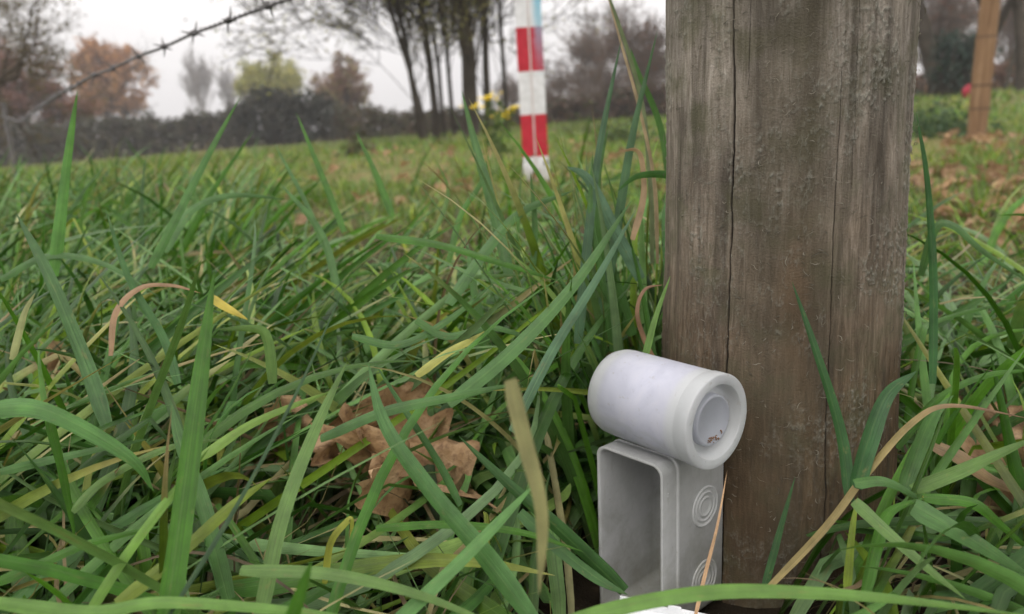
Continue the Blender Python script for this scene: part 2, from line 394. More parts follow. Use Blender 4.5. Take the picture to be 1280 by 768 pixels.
def ground_at(px, dist):                     # point on the ground at bearing px, dist metres forward
    x = (px - 640) / FPX * dist / math.cos(PITCH) if False else 0
    r = ray(px, 160.0); x = r[0] / r[1] * dist
    return np.array([x, dist, float(G(x, dist))])

ORANGE = [(.44, .22, .09), (.36, .17, .07), (.50, .28, .12), (.27, .14, .06)]
RUST = [(.20, .085, .05), (.26, .12, .07), (.15, .07, .045)]
YEL = [(.36, .34, .08), (.29, .30, .07), (.44, .40, .12), (.18, .20, .06)]
OLIVE = [(.13, .115, .055), (.10, .09, .045), (.17, .13, .06)]
PINKB = [(.24, .14, .10), (.18, .10, .07), (.28, .18, .11)]
tree('oak_tree', ground_at(160, 62), 'round orange leaved oak standing beyond the dark hedge under the barbed wire', 'tree', 3, 7.2, .26, 4, (14, 5, 4, 4), 1.25, .01, (7, .15, .12, ORANGE, .62), bark_dark, first=.36, fit=(8.4, 6.8), ell=(5.6, 2.9, 3.3))
tree('rust_tree', ground_at(28, 40), 'rust brown leafy tree low at the left edge of the field', 'tree', 5, 4.6, .2, 4, (8, 5, 4, 4), 1.35, .0, (8, .16, .09, RUST, .75), bark_dark, first=.30, fit=(5.6, 5.2))
tree('field_maple', ground_at(345, 60), 'yellow green domed tree rising behind the dark hedge', 'tree', 8, 6.0, .22, 4, (9, 5, 4, 4), 1.2, .01, (7, .15, .12, YEL, .65), bark_dark, first=.42, fit=(6.4, 5.2), ell=(4.4, 2.0, 2.6))
tree('small_oak', ground_at(440, 42), 'small pinkish brown tree between the yellow green tree and the bare trees', 'tree', 11, 4.3, .13, 4, (8, 5, 4, 3), 1.15, .02, (6, .11, .08, PINKB + [(.30, .28, .10)], .6), bark_dark, first=.38, fit=(4.3, 3.1), ell=(2.7, 1.65, 1.5))
tree('bare_tree', ground_at(-75, 15), 'tall bare tree with thin olive brown leaves reaching in from the top left corner', 'tree', 21, 7.5, .16, 5, (9, 5, 4, 3, 3), 1.25, .02, (5, .08, .03, OLIVE, .45), bark, first=.35, minr=.004)
tree('poplar', ground_at(258, 130), 'taller faint grey bare tree far off behind the hedge', 'tree', 31, 13.5, .25, 4, (16, 5, 4, 3), .5, .10, None, bark_pale, first=.75, minr=.03, fit=(15.0, 5.5))
tree('poplar', ground_at(285, 135), 'shorter faint grey bare tree far off right of its taller neighbour', 'tree', 32, 9.5, .22, 4, (12, 5, 4, 3), .5, .10, None, bark_pale, first=.75, minr=.03, fit=(12.0, 4.5))
# the big multi-stemmed tree in the middle: one thick trunk and a clump of stems
LOWF[:] = [.2, .30, .62]
AC = OLIVE + YEL
tree('alder_tree', ground_at(588, 15.0), 'thickest bare trunk of the clump left of the striped post', 'tree', 41, 9.0, .15, 5, (20, 5, 4, 3, 3), .8, .04, (2, .10, .03, AC, .35), bark_dark, first=.6, minr=.0075, wander=.09)
for sd, u_, dd_, r_, ln_, lf_, sp_, lab_ in (
        (142, 545, 15.6, .075, -.04, .4, .7, 'slender bare stem midway between the leaning tree and the thick trunk'),
        (143, 528, 16.2, .065, -.12, .7, .95, 'leftmost leaning bare tree of the clump with yellowish leaves on wide branches'),
        (144, 608, 15.4, .075, .02, .3, .7, 'slim bare stem just right of the thick trunk in the clump'),
        (145, 568, 16.6, .05, .0, .3, .6, 'thin dark bare stem immediately left of the thick trunk'),
        (146, 535, 15.2, .055, -.08, .7, .9, 'thin bare stem crossing behind the leftmost leaning tree of the clump'),
        (147, 556, 17.0, .05, -.03, .3, .6, 'very thin bare stem in the gap left of the thick trunk'),
        (148, 630, 16.0, .05, .04, .3, .7, 'rightmost thin bare stem of the clump close to the striped post')):
    LOWF[0] = .15; LOWF[2] = .64 if sp_ > .85 else .6
    tree('alder_tree', ground_at(u_, dd_), lab_, 'tree', sd, 9.0, r_, 5, (34 if sp_ > .85 else 18, 5, 4, 3, 3), sp_, .03, (3, .10, .030, AC, lf_), bark_dark, first=.55, minr=.0075, lean=(ln_, 0), wander=.08)
LOWF[:] = [.35, 1.0, 1.0]
protoA = tree('woodland_tree', ground_at(735, 30), 'hazy bare tree in the wood behind the striped post', 'tree', 51, 5.2, .11, 5, (7, 5, 4, 3, 2), .95, .05, (1, .1, .04, PINKB, .12), twigm, first=.36, minr=.009, group='bare trees of the wood behind the striped post', stems=2, stemspread=.35)
protoB = tree('woodland_tree', ground_at(800, 27), 'hazy bare tree in the wood behind the striped post', 'tree', 52, 5.0, .10, 5, (7, 5, 4, 3, 2), 1.0, .05, (1, .1, .04, RUST, .12), twigm, first=.34, minr=.009, group='bare trees of the wood behind the striped post', stems=2, stemspread=.35)
rng = np.random.default_rng(77)
for i, (u, dd, sc_) in enumerate([(648, 36, .62), (700, 33, .6), (722, 40, .7), (765, 34, .6), (785, 42, .75), (825, 33, .8), (690, 28, .36), (765, 27, .38)]):
    c = copy_tree(protoA if i % 2 else protoB); c.location = ground_at(u, dd); c.rotation_euler.z = rng.uniform(0, 6.28); c.scale = (sc_,) * 3
# wood on the right, behind the big post
WG = 'trees of the wood right of the big post'
tree('woodland_tree', ground_at(1172, 17), 'dark ivy clad trunk beside the right edge of the big post', 'tree', 61, 8, .20, 4, (6, 5, 4, 3), .9, .03, (4, .12, .04, [(.03, .05, .02), (.10, .06, .04)], .4), bark_dark, WG, first=.5, lean=(.02, 0))
tree('woodland_tree', ground_at(1206, 18), 'leaning trunk between the ivy clad trunk and the wooden stake', 'tree', 62, 8, .11, 4, (6, 5, 4, 3), .9, .02, (3, .1, .04, RUST, .3), bark_dark, WG, first=.5, lean=(.22, 0))
tree('woodland_tree', ground_at(1217, 16), 'straight dark trunk just left of the wooden stake', 'tree', 63, 8, .13, 4, (6, 5, 4, 3), .8, .04, (2, .1, .04, RUST, .3), bark_dark, WG, first=.55)
tree('woodland_tree', ground_at(1271, 16), 'dark trunk with a pale foot at the right edge of the picture', 'tree', 64, 8, .12, 4, (6, 5, 4, 3), .8, .04, (2, .1, .04, RUST, .3), bark_dark, WG, first=.55)
tree('woodland_tree', ground_at(1249, 20), 'thin bare trunk between the wooden stake and the pale footed trunk', 'tree', 65, 8, .06, 4, (6, 5, 4, 3), .8, .04, None, bark_dark, WG, first=.5, lean=(-.04, 0))
for i, (u, dd, s_) in enumerate([(1150, 26, 1.1), (1240, 32, 1.0), (1300, 30, 1.1), (1170, 38, 1.2)]):
    c = copy_tree(protoA if i % 2 else protoB); c.location = ground_at(u, dd); c.rotation_euler.z = rng.uniform(0, 6.28); c.scale = (s_,) * 3
    c['label'] = 'slim bare tree far inside the wood right of the big post'; c['group'] = 'slim bare trees inside the right hand wood'

def hedge(name, u0, u1, d0, d1, height, thick, cols, n, size, seed, label, cat, top=None):
    rng = np.random.default_rng(seed); a = ground_at(u0, d0); b = ground_at(u1, d1)
    t = empty(name, (a + b) / 2, label, cat); o = (a + b) / 2
    f = rng.random(n); hh = height if top is None else None
    p = a[None] * (1 - f[:, None]) + b[None] * f[:, None]
    hmax = (np.interp(f, *top) if top else np.full(n, height)) * (.75 + .5 * fbm(f * 26, f * 0 + seed, seed, 3))
    z = hmax * rng.random(n) ** .75
    p[:, 1] += rng.normal(0, thick / 2, n) * np.sqrt(np.clip(1.1 - z / hmax, .05, 1)); p[:, 2] = G(p[:, 0], p[:, 1]) + z
    V, F, col = leaf_cloud(rng, p - o, 5, size * 1.1, size, cols)
    mesh('foliage', V, F, leafm, t, attrs={'tint': ('FLOAT_COLOR', col)}, smooth=False)
    br = []
    for i in range(int(n / 12)):
        q = p[rng.integers(n)] - o; g = np.array([q[0] + rng.normal(0, .3), q[1], float(G(q[0] + o[0], q[1] + o[1])) - o[2] - .1])
        e = q + [0, 0, rng.uniform(0, .25)]; br.append(([g, (g + e) / 2 + rng.normal(0, .08, 3), e], [.03, .018, .006]))
    V, F = tubes(br, 3); mesh('branches', V, F, bark_dark, t)
    return t
DK = [(.075, .070, .050), (.055, .052, .040), (.095, .078, .055), (.08, .085, .05)]
hedge('hedge', -160, 300, 37, 35, 1.6, 1.2, DK, 4200, .10, 71, 'long dark hedge along the far left edge of the field', 'hedge')
hedge('hawthorn_hedge', 295, 425, 34, 33, 2.5, 1.2, [(.04, .04, .03), (.055, .05, .035), (.03, .035, .025)], 1500, .10, 72, 'darkest taller stretch of hedge beneath the yellow green tree', 'hedge', top=([0, .3, .8, 1], [1.7, 2.1, 1.8, 1.2]))
hedge('shrub_row', 425, 600, 31, 26, 1.3, 1.0, [(.10, .065, .045), (.07, .06, .035), (.05, .055, .03), (.09, .08, .045)], 1300, .08, 73, 'low brownish shrubs under the small oak and the bare clump', 'shrub', top=([0, .15, .4, 1], [1.4, 1.2, .8, .6]))
hedge('bramble_thicket', 600, 860, 27, 24, 1.6, 1.4, [(.12, .08, .06), (.08, .06, .045), (.06, .065, .035), (.15, .10, .075)], 2300, .07, 74, 'brown bramble thicket at the foot of the wood behind the striped post', 'thicket', top=([0, .3, .7, 1], [.4, .55, .8, 1.0]))
hedge('undergrowth_bank', 1100, 1420, 23, 22, .6, 1.2, [(.20, .10, .065), (.13, .07, .05), (.25, .14, .08), (.08, .07, .04)], 1700, .06, 75, 'rusty bramble bank at the foot of the right wood', 'thicket')
hedge('holly_bush', 1165, 1215, 15.5, 15.3, 1.1, .7, [(.035, .06, .045), (.05, .08, .06), (.03, .045, .03)], 600, .04, 76, 'dark green holly bush between the big post and the stake', 'bush')

# ------------------------------------------------------------------ near post
PA = np.array([.486 * math.sin(math.radians(19.0)), .486 * math.cos(math.radians(19.0))]); PR = .0662
post = empty('wooden_post', (PA[0], PA[1], 0), 'thick weathered round wooden post with long cracks and lichen', 'post')
ang_cam = math.atan2(-PA[1], -PA[0])
na, nz = 900, 560
ua = np.concatenate([np.linspace(-1.75, 1.75, na - 120), np.linspace(1.75, 2 * math.pi - 1.75, 122)[1:-1]])
zz = np.concatenate([np.linspace(-.06, .42, nz), np.linspace(.42, 1.25, 60)[1:]])
A, Zg = np.meshgrid(ua, zz)
arc = A * PR                                                         # metres, + is counter-clockwise = image right
sA = arc * 1000; sZ = Zg * 1000
grain = fbm(sA * .6, sZ * .03, 1, 4); grain2 = fbm(sA * 2.6 + 40, sZ * .05, 2, 3); lump = fbm(sA * .035, sZ * .008, 3, 3)
crust_m = sm(.52, .66, fbm(sA * .045 + 7, sZ * .022 + 3, 11, 4) + .10 * sm(18, 55, sA) + .05 * sm(120, 260, sZ) - .04) * (.25 + .75 * sm(60, 150, sZ))
crust = np.maximum(0, fbm(sA * .55, sZ * .5, 12, 4) - .52) * 7 * crust_m
ridge = 1 - np.abs(2 * fbm(sA * .22 + 50, sZ * .16, 13, 4) - 1); rid = np.clip((ridge - .93) / .07, 0, 1) * sm(.45, .6, fbm(sA * .03, sZ * .02, 14, 3))
crk = np.zeros_like(A)
def crack(a0, z0, z1, wd, depth, seed):
    cx = a0 + 1.6 * (fbm(sZ * .02, sZ * 0 + seed, seed, 3) - .5) * 2 + .4 * (vn(sZ * .25, sZ * 0, seed + 5) - .5)
    wv = wd * (.5 + fbm(sZ * .04, sZ * 0, seed + 9, 2)) * sm(z0, z0 + 25, sZ) * (1 - sm(z1 - 25, z1, sZ))
    return depth * np.exp(-((sA - cx) / np.maximum(wv, .02)) ** 2) * (wv > .05)
for a0, z0, z1, wd, de, sd in ((-25, -80, 900, .38, 1, 21), (26, -60, 290, .22, .8, 23), (35, 210, 600, .14, .5, 25), (-17, 262, 600, .18, .5, 26)):
    crk = np.maximum(crk, crack(a0, z0, z1, wd, de, sd))
disp = (grain - .5) * .0005 + (grain2 - .5) * .0003 + (lump - .5) * .003 + crust * .00042 + rid * .0003 - crk * .0016
disp += .0015 * sm(-1, 1, np.cos(A * 2 + 1))
Rr = PR - .0012 + disp + .004 * (1 - sm(-.02, .25, Zg))
Xp = Rr * np.cos(A + ang_cam); Yp = Rr * np.sin(A + ang_cam)
nzz, naa = A.shape; idx = np.arange(A.size).reshape(A.shape)
F = np.stack([idx[:-1], np.roll(idx[:-1], -1, 1), np.roll(idx[1:], -1, 1), idx[1:]], -1).reshape(-1, 4)
wm = Mat('weathered_wood', .85, .18)
wear_tone = wm.attr('wear_tone', 'Vector'); sw = wm.n('ShaderNodeSeparateXYZ'); wm.l(wear_tone, sw.inputs[0])
pos = wm.attr('surf', 'Vector'); mpp = wm.n('ShaderNodeMapping'); mpp.inputs['Scale'].default_value = (1, .10, 1); wm.l(pos, mpp.inputs[0])
streak = wm.noise(mpp.outputs[0], 380, 9, .78, .8); mpq = wm.n('ShaderNodeMapping'); mpq.inputs['Scale'].default_value = (1, .06, 1); wm.l(pos, mpq.inputs[0])
broad = wm.noise(mpq.outputs[0], 90, 5, .6, .3); patch = wm.noise(pos, 32, 5, .6); speck = wm.noise(pos, 900, 3, .6)
grey = wm.ramp(streak, [(.25, (.080, .066, .050)), (.42, (.185, .160, .126)), (.56, (.285, .252, .208)), (.72, (.45, .41, .355))])
brown = wm.ramp(streak, [(.25, (.026, .016, .009)), (.43, (.080, .052, .028)), (.58, (.145, .098, .056)), (.76, (.26, .19, .12))])
spz = wm.n('ShaderNodeSeparateXYZ'); wm.l(pos, spz.inputs[0])
lowm = wm.n('ShaderNodeMapRange'); wm.l(wm.math('ADD', spz.outputs[1], wm.math('MULTIPLY', patch, .16)), lowm.inputs[0]); lowm.inputs[1].default_value = .36; lowm.inputs[2].default_value = .17
c = wm.mix(lowm.outputs[0], grey, brown)
c = wm.mix(wm.ramp(broad, [(.36, .7), (.54, 0.0)]), c, (.052, .044, .034))
c = wm.mix(wm.math('MULTIPLY', sw.outputs[2], .55), c, (.17, .085, .035))
green = wm.ramp(patch, [(.48, 0.0), (.64, .6)]); c = wm.mix(green, c, (.080, .080, .038)); cd = wm.n('ShaderNodeSeparateXYZ'); wm.l(pos, cd.inputs[0]); cb_ = wm.n('ShaderNodeMapRange'); wm.l(wm.math('ABSOLUTE', wm.math('SUBTRACT', wm.math('ADD', cd.outputs[0], wm.math('MULTIPLY', wm.math('SUBTRACT', broad, .5), .05)), .004)), cb_.inputs[0]); cb_.inputs[1].default_value = .034; cb_.inputs[2].default_value = .010; c = wm.mix(wm.math('MULTIPLY', cb_.outputs[0], .55), c, (.075, .063, .042)); c = wm.mix(1.0, c, wm.ramp(wm.noise(pos, 14, 3, .6), [(.35, .72), (.62, 1.2)]), 'MULTIPLY')
c = wm.mix(wm.math('MULTIPLY', sw.outputs[0], .5), c, wm.ramp(speck, [(.3, (.13, .13, .10)), (.7, (.34, .34, .29))]))
c = wm.mix(sw.outputs[1], c, (.012, .009, .007))
wm.color(c); wm.bump(wm.mix(.45, streak, speck), .8, .0016)
edge = sm(45, 75, sA) * .0
stain = np.exp(-((sA - 8) / 9) ** 2 - ((sZ - 165) / 38) ** 2) + .6 * np.exp(-((sA + 4) / 14) ** 2 - ((sZ - 40) / 40) ** 2)
wearA = np.stack([np.clip(crust * .8 + rid * .7, 0, 1), np.clip(crk * 1.3, 0, 1), np.clip(stain, 0, 1)], -1)
mesh('timber', np.stack([Xp, Yp, Zg], -1).reshape(-1, 3), F, wm.m, post, attrs={'wear_tone': ('FLOAT_VECTOR', wearA.reshape(-1, 3)), 'surf': ('FLOAT_VECTOR', np.stack([arc, Zg, A * 0], -1).reshape(-1, 3))})
# sawn top
topv = np.concatenate([np.stack([Xp[-1], Yp[-1], Zg[-1]], -1), [[0, 0, 1.253]]]); nT = naa
mesh('sawn_top', topv, [(i, (i + 1) % nT, nT) for i in range(nT)], simple('end_grain', (.20, .16, .12), .9, .1, .3, 60), post)
# peeling splinters and fibres on the face
rng = np.random.default_rng(5); n = 950; sgm = 7
a0 = rng.uniform(-1.45, 1.45, n); z0 = rng.uniform(.0, .40, n); L = rng.uniform(.002, .0065, n); th = rng.choice([0.0, math.pi], n) + rng.normal(.15, .45, n); cv = rng.normal(0, 1.6, n)
t = np.linspace(0, 1, sgm + 1)[None]; hd = th[:, None] + cv[:, None] * t + rng.normal(0, .35, (n, sgm + 1))
su = a0[:, None] * PR + np.cumsum(np.cos(hd) * L[:, None] / sgm, 1); sv = z0[:, None] + np.cumsum(np.sin(hd) * L[:, None] / sgm, 1)
off = PR + .0003 + .0011 * np.sin(t * math.pi) * rng.uniform(.3, 1.2, n)[:, None] + .004 * (1 - sm(-.02, .25, sv)) + (lump.mean() - .5) * .004
aa = su / PR + ang_cam; Pf = np.stack([off * np.cos(aa), off * np.sin(aa), sv], -1)
T = unit(np.gradient(Pf, axis=1)); Nn = np.stack([np.cos(aa), np.sin(aa), aa * 0], -1); Wf = unit(np.cross(T, Nn)); hw = (rng.uniform(.00008, .00030, n)[:, None] * np.sin(np.clip(t * math.pi, .3, 2.9)))
tint = np.repeat((np.array([.21, .19, .155]) * rng.uniform(.5, 1.4, n)[:, None])[:, None], sgm + 1, 1)
fb = Bag(); fb.add(ribbons(Pf, Wf * hw[..., None], Nn * hw[..., None], tint, rng.random(n)))
o = fb.build('peeling_fibres', blade_mat('wood_fibre', .1, .8, .1), post); o['kind'] = 'stuff'

# ------------------------------------------------------------------ grey junction box
BZ = .090
Pn = on_z(829, 584, BZ); Pl = on_z(745, 554, BZ)
ax = unit((Pl - Pn)[None])[0]; ax[2] = 0; bw = float(np.linalg.norm(Pl - Pn)); bx_ = np.array([-ax[1], ax[0], 0]); bx_ = bx_ if bx_[1] > 0 else -bx_
BD = .055; BH = BZ + .012
jb = empty('junction_box', (Pn[0], Pn[1], BZ - BH), 'open grey plastic electrical box standing upright against the foot of the big post', 'junction box')
def bl(x, y, z): return (ax * x + bx_ * y + np.array([0, 0, z]))      # local: x across opening, y into the box, z up
def rr(inset, y, rad=.0065):
    x0, x1, z0, z1 = inset, bw - inset, inset, BH - inset; r = max(.0030, rad - inset * .6); pts = []
    for cx, cz, a0 in ((x1 - r, z1 - r, 0), (x0 + r, z1 - r, 90), (x0 + r, z0 + r, 180), (x1 - r, z0 + r, 270)):
        for k in range(9):
            a = math.radians(a0 + k * 90 / 8); pts.append(bl(cx + r * math.cos(a), y, cz + r * math.sin(a)))
    return pts
prof = [(.0018, BD), (.0012, BD - .0006), (.0014, .0146), (.0010, .0142), (.0002, .0140), (.0001, .0126), (.0006, .0122), (.0007, .0114), (.0004, .0108), (.0004, .0012), (.0003, .0002), (.0008, 0), (.0015, 0), (.0020, .0003), (.0022, .0010), (.0024, .006), (.0026, BD - .012), (.0030, BD - .0075), (.0042, BD - .0045), (.0065, BD - .0025), (.0100, BD - .002)]
loops = [rr(i, y) for i, y in prof]; k = len(loops[0]); V = np.array([p for l in loops for p in l]); F = []
for i in range(len(loops) - 1):
    for j in range(k): F.append((i * k + j, i * k + (j + 1) % k, (i + 1) * k + (j + 1) % k, (i + 1) * k + j))
F.append(tuple(range(k))); F.append(tuple((len(loops) - 1) * k + j for j in range(k - 1, -1, -1)))
pv = Mat('grey_plastic', .42, .4); v = pv.obj(); d1 = pv.noise(v, 60, 6, .65); d2 = pv.noise(v, 420, 3, .6)
c = pv.ramp(d1, [(.3, (.36, .365, .355)), (.55, (.43, .435, .43)), (.75, (.47, .47, .465))]); c = pv.mix(pv.ramp(d2, [(.66, 0.0), (.76, .5)]), c, (.20, .18, .13))
pz = pv.n('ShaderNodeSeparateXYZ'); pv.l(v, pz.inputs[0])
mud = pv.n('ShaderNodeMapRange'); pv.l(pv.math('ADD', pz.outputs[2], pv.math('MULTIPLY', d1, 3.2 / 60 * 2)), mud.inputs[0]); mud.inputs[1].default_value = .105; mud.inputs[2].default_value = .055
c = pv.mix(pv.math('MULTIPLY', mud.outputs[0], .45), c, (.20, .19, .13)); d3 = pv.noise(pv.obj((1, 1, .15)), 260, 4, .7); c = pv.mix(pv.ramp(d3, [(.60, 0.0), (.72, .4)]), c, (.25, .25, .21))
pv.color(c); pv.bump(d1, .12, .0008); pv.l(pv.ramp(d1, [(.3, .55), (.7, .36)]), pv.p.inputs['Roughness'])
sh = mesh('box_shell', V, F, pv.m, jb)
es = sh.modifiers.new('split', 'EDGE_SPLIT'); es.split_angle = math.radians(50)
def knock(yc, zc, onx, flip, rad=1.0):
    pr = [(.0118, -.0003), (.0116, .0003), (.0112, .0007), (.0106, .0007), (.0102, .0002), (.0088, .0001), (.0085, .0006), (.0079, .0007), (.0074, .0005), (.0071, .0001), (.0058, .0001), (.0055, .0006), (.0049, .0007), (.0045, .0003), (.0030, .0002), (.00001, .0002)]
    V, F = lathe([(r * rad, h) for r, h in pr], 56); o = np.array(bl(onx, yc, zc)); nrm = ax * flip
    W = o + V[:, 0:1] * bx_ + V[:, 1:2] * np.array([0, 0, 1.]) + V[:, 2:3] * nrm
    return mesh('knockout', W, F, pv.m, jb)
for zc in (BH - .036, BH - .0795): knock(.0380, zc, .0014, -1)
V, F = lathe([(.0011, 0), (.0010, .0003), (.0006, .0003), (.0005, -.0005), (.00001, -.0005)], 20); oo = np.array(bl(.0003, .0045, BH - .0170))
mesh('screw_boss', oo + V[:, 0:1] * bx_ * .6 + V[:, 1:2] * np.array([0, 0, 1.3]) - V[:, 2:3] * ax, F, pv.m, jb)

# white lid with a stepped edge lying in front of the box
la = on_z(775, 744, .022); lb = on_z(905, 771, .012)
lid = empty('plastic_cover', (la + lb) / 2 * [1, 1, 0], 'white plastic lid with notched edge lying at the foot of the grey box', 'lid')
lo = (la + lb) / 2 * [1, 1, 0]; dx = unit((lb - la)[None])[0]; dy = unit(np.cross([0, 0, 1.], dx)[None])[0]; dz = np.cross(dx, dy); LL = float(np.linalg.norm(lb - la))
wp = Mat('white_plastic', .35, .45); v = wp.obj(); n1 = wp.noise(v, 80, 5); wp.color(wp.ramp(n1, [(.35, (.66, .67, .68)), (.6, (.80, .81, .82))]))
V = []; F = []
def lbox(x0, x1, y0, y1, z0, z1):
    b = len(V)
    for x in (x0, x1):
        for y in (y0, y1):
            for z in (z0, z1): V.append(la - lo + dx * x + dy * y + dz * z)
    F.extend([tuple(b + i for i in f) for f in [(0, 1, 3, 2), (4, 6, 7, 5), (0, 4, 5, 1), (2, 3, 7, 6), (0, 2, 6, 4), (1, 5, 7, 3)]])
xs_ = [0, .013, .0145, .0235, .0245, .030, .031, LL]; zs_ = [.0, .0, -.0012, -.0012, .0006, .0006, -.0004, -.0004]
for i in range(0, 8, 2): lbox(xs_[i], xs_[i + 1] + .0012, -.0016, 0, -.006, zs_[i])
lbox(0, LL, -.05, -.0014, -.0060, -.0045)
V = np.array(V); o = mesh('lid_plate', V, F, wp.m, lid, smooth=False); bevel(o, .0003)

# ------------------------------------------------------------------ white tube
TR = .0236; zc = BZ + TR
Tn = on_z(897, 528, zc); Tf = on_z(768, 494, zc); axd = unit((Tf - Tn)[None])[0]; TL = .070
_a = math.radians(-6); axd = np.array([axd[0] * math.cos(_a) - axd[1] * math.sin(_a), axd[0] * math.sin(_a) + axd[1] * math.cos(_a), 0.0])
tube = empty('plastic_tube', (Tn[0], Tn[1], zc - TR), 'milky white plastic tube lying across the top of the grey box', 'container')
t1 = unit(np.cross(axd, [0, 0, 1.])[None])[0]; t2 = np.cross(t1, axd); t0 = np.array([0, 0, TR])
def along(V): return t0 + V[:, 0:1] * t1 + V[:, 1:2] * t2 + V[:, 2:3] * axd
def tm(name, label_zone=False, base=(.74, .76, .76)):
    m = Mat(name, .33, .45, base); at_ = m.attr('wear_tone', 'Vector'); s = m.n('ShaderNodeSeparateXYZ'); m.l(at_, s.inputs[0])
    v = m.obj(); n1 = m.noise(v, 55, 5, .6, .5); n2 = m.noise(v, 300, 4, .6)
    c = m.ramp(n1, [(.3, tuple(x * .93 for x in base)), (.7, base)])
    if label_zone:
        pap = m.ramp(n1, [(.35, (.60, .61, .70)), (.5, (.68, .69, .78)), (.7, (.75, .75, .82))]); c = m.mix(s.outputs[0], c, pap)
        c = m.mix(m.math('MULTIPLY', s.outputs[1], .35), c, (.40, .43, .38))
    c = m.mix(m.ramp(n2, [(.62, 0.0), (.72, .45)]), c, (.40, .37, .30)); n3 = m.noise(m.obj((1, 1, 1)), 700, 3, .7); c = m.mix(m.ramp(n3, [(.70, 0.0), (.76, .7)]), c, (.16, .12, .08))
    m.color(c); m.p.inputs['Transmission Weight'].default_value = .55; m.p.inputs['IOR'].default_value = 1.38; m.p.inputs['Subsurface Weight'].default_value = .2; m.p.inputs['Subsurface Radius'].default_value = (.006, .006, .006); m.p.inputs['Subsurface Scale'].default_value = 1.0
    m.bump(n1, .06, .001)
    m.l(m.ramp(n2, [(.35, .36), (.7, .52)]), m.p.inputs['Roughness'])
    return m.m
pr = [(.00001, TL), (.012, TL), (TR - .007, TL - .0004), (TR - .0040, TL - .0010), (TR - .0014, TL - .0030), (TR - .0002, TL - .0066), (TR, TL - .010)]
pr += [(TR, TL - .010 - (TL - .0185) * k / 24) for k in range(1, 25)]
pr += [(TR + .0001, .0075), (TR + .0004, .0070), (TR + .0004, .0008), (TR + .0002, .0003), (TR - .0001, .0001), (TR - .0005, 0), (TR * .805, 0), (TR * .797, .0001), (TR * .79, .0005), (TR * .76, .0028), (TR * .72, .0058), (TR * .66, .0064), (TR * .00001, .0064)]
V, F = lathe(pr, 128); zl = V[:, 2]; al = np.arctan2(V[:, 1], V[:, 0]); rad_ = np.hypot(V[:, 0], V[:, 1])
outer = (rad_ > TR * .97)
lab = outer * sm(.011, .016, zl) * (1 - sm(TL - .014, TL - .009, zl))
band = lab * sm(.45, .62, fbm(zl * 120, al * 7, 31, 3)) * sm(.4, 1.0, np.sin(al - 2.6) + .6 * 0)
low_mottle = np.clip(band, 0, 1)  # mottled grey green tone along the tube's lower front side
mesh('tube_wall', along(V), F, tm('milky_plastic', True), tube, attrs={'wear_tone': ('FLOAT_VECTOR', np.stack([lab, low_mottle, lab * 0], -1))})
V, F = lathe([(TR * .56, .0066), (TR * .55, .0030), (TR * .535, .0025), (TR * .50, .0023), (TR * .48, .0028), (.00001, .0030)], 64)
Vp, Fp = lathe([(.00001, .0135), (TR * .80, .0135), (TR * .80, TL - .0115), (.00001, TL - .0115)], 64)
mesh('rolled_paper', along(Vp), Fp, simple('paper', (.80, .80, .84), .8, .2, .12, 90), tube)
mesh('inner_cap', along(V), F, tm('cap_plastic', False, (.56, .58, .64)), tube, attrs={'wear_tone': ('FLOAT_VECTOR', np.zeros((len(V), 3)))})
CRA = math.atan2(-t2[2], -t1[2]) if abs(t1[2]) > 1e-6 else (-math.pi / 2 if t2[2] > 0 else math.pi / 2)
rng = np.random.default_rng(3); dv = []; df = []
V, F = [], []
for i in range(16):
    a = CRA + rng.normal(0, .35); r = TR * rng.uniform(.34, .50); c0 = np.array([r * math.cos(a), r * math.sin(a), .0020 + rng.uniform(0, .0004)]); s = rng.uniform(.0004, .0011)
    b = len(V)
    for q in ((1, 0, 0), (-1, 0, 0), (0, 1, 0), (0, -1, 0), (0, 0, 1), (0, 0, -1)): V.append(c0 + np.array(q) * s * rng.uniform(.4, 1.2, 3))
    F += [(b + x, b + y, b + z) for x, y, z in ((0, 2, 4), (2, 1, 4), (1, 3, 4), (3, 0, 4), (2, 0, 5), (1, 2, 5), (3, 1, 5), (0, 3, 5))]
mesh('soil_crumbs', along(np.array(V)), F, simple('crumb', (.22, .13, .08), .9, .1), tube)['kind'] = 'stuff'

# ------------------------------------------------------------------ striped post
sp_ = on_z(671, 226, 0); sp_[2] = float(G(sp_[0], sp_[1]))
PZ = (CAM_H - sp_[2])
stp = empty('striped_post', sp_, 'red and white banded marker post with turquoise paint near its top', 'post', rz=math.radians(-4))
stp.rotation_euler = (0, math.radians(-.9), math.radians(-3))
pm = Mat('banded_paint', .5, .35); v = pm.obj(); s = pm.n('ShaderNodeSeparateXYZ'); pm.l(v, s.inputs[0]); z = s.outputs[2]
n1 = pm.noise(v, 30, 5, .6); n2 = pm.noise(pm.obj((90, 90, 7)), 1, 4, .6)
zz_ = pm.math('ADD', pm.math('SUBTRACT', z, .103), pm.math('MULTIPLY', pm.math('SUBTRACT', n2, .5), .006))
band = pm.math('LESS_THAN', pm.math('FRACT', pm.math('DIVIDE', zz_, .352)), .5); above = pm.math('GREATER_THAN', zz_, 0.0)
isred = pm.math('MULTIPLY', band, above)
white = pm.ramp(n1, [(.3, (.56, .56, .55)), (.6, (.72, .72, .72))]); red = pm.ramp(n1, [(.3, (.36, .010, .020)), (.7, (.50, .022, .040))])
c = pm.mix(isred, white, red)
xb = pm.n('ShaderNodeMapRange'); pm.l(pm.math('ADD', s.outputs[0], pm.math('MULTIPLY', pm.math('SUBTRACT', n1, .5), .04)), xb.inputs[0]); xb.inputs[1].default_value = .012; xb.inputs[2].default_value = .035
zb = pm.n('ShaderNodeMapRange'); pm.l(z, zb.inputs[0]); zb.inputs[1].default_value = .42; zb.inputs[2].default_value = .74
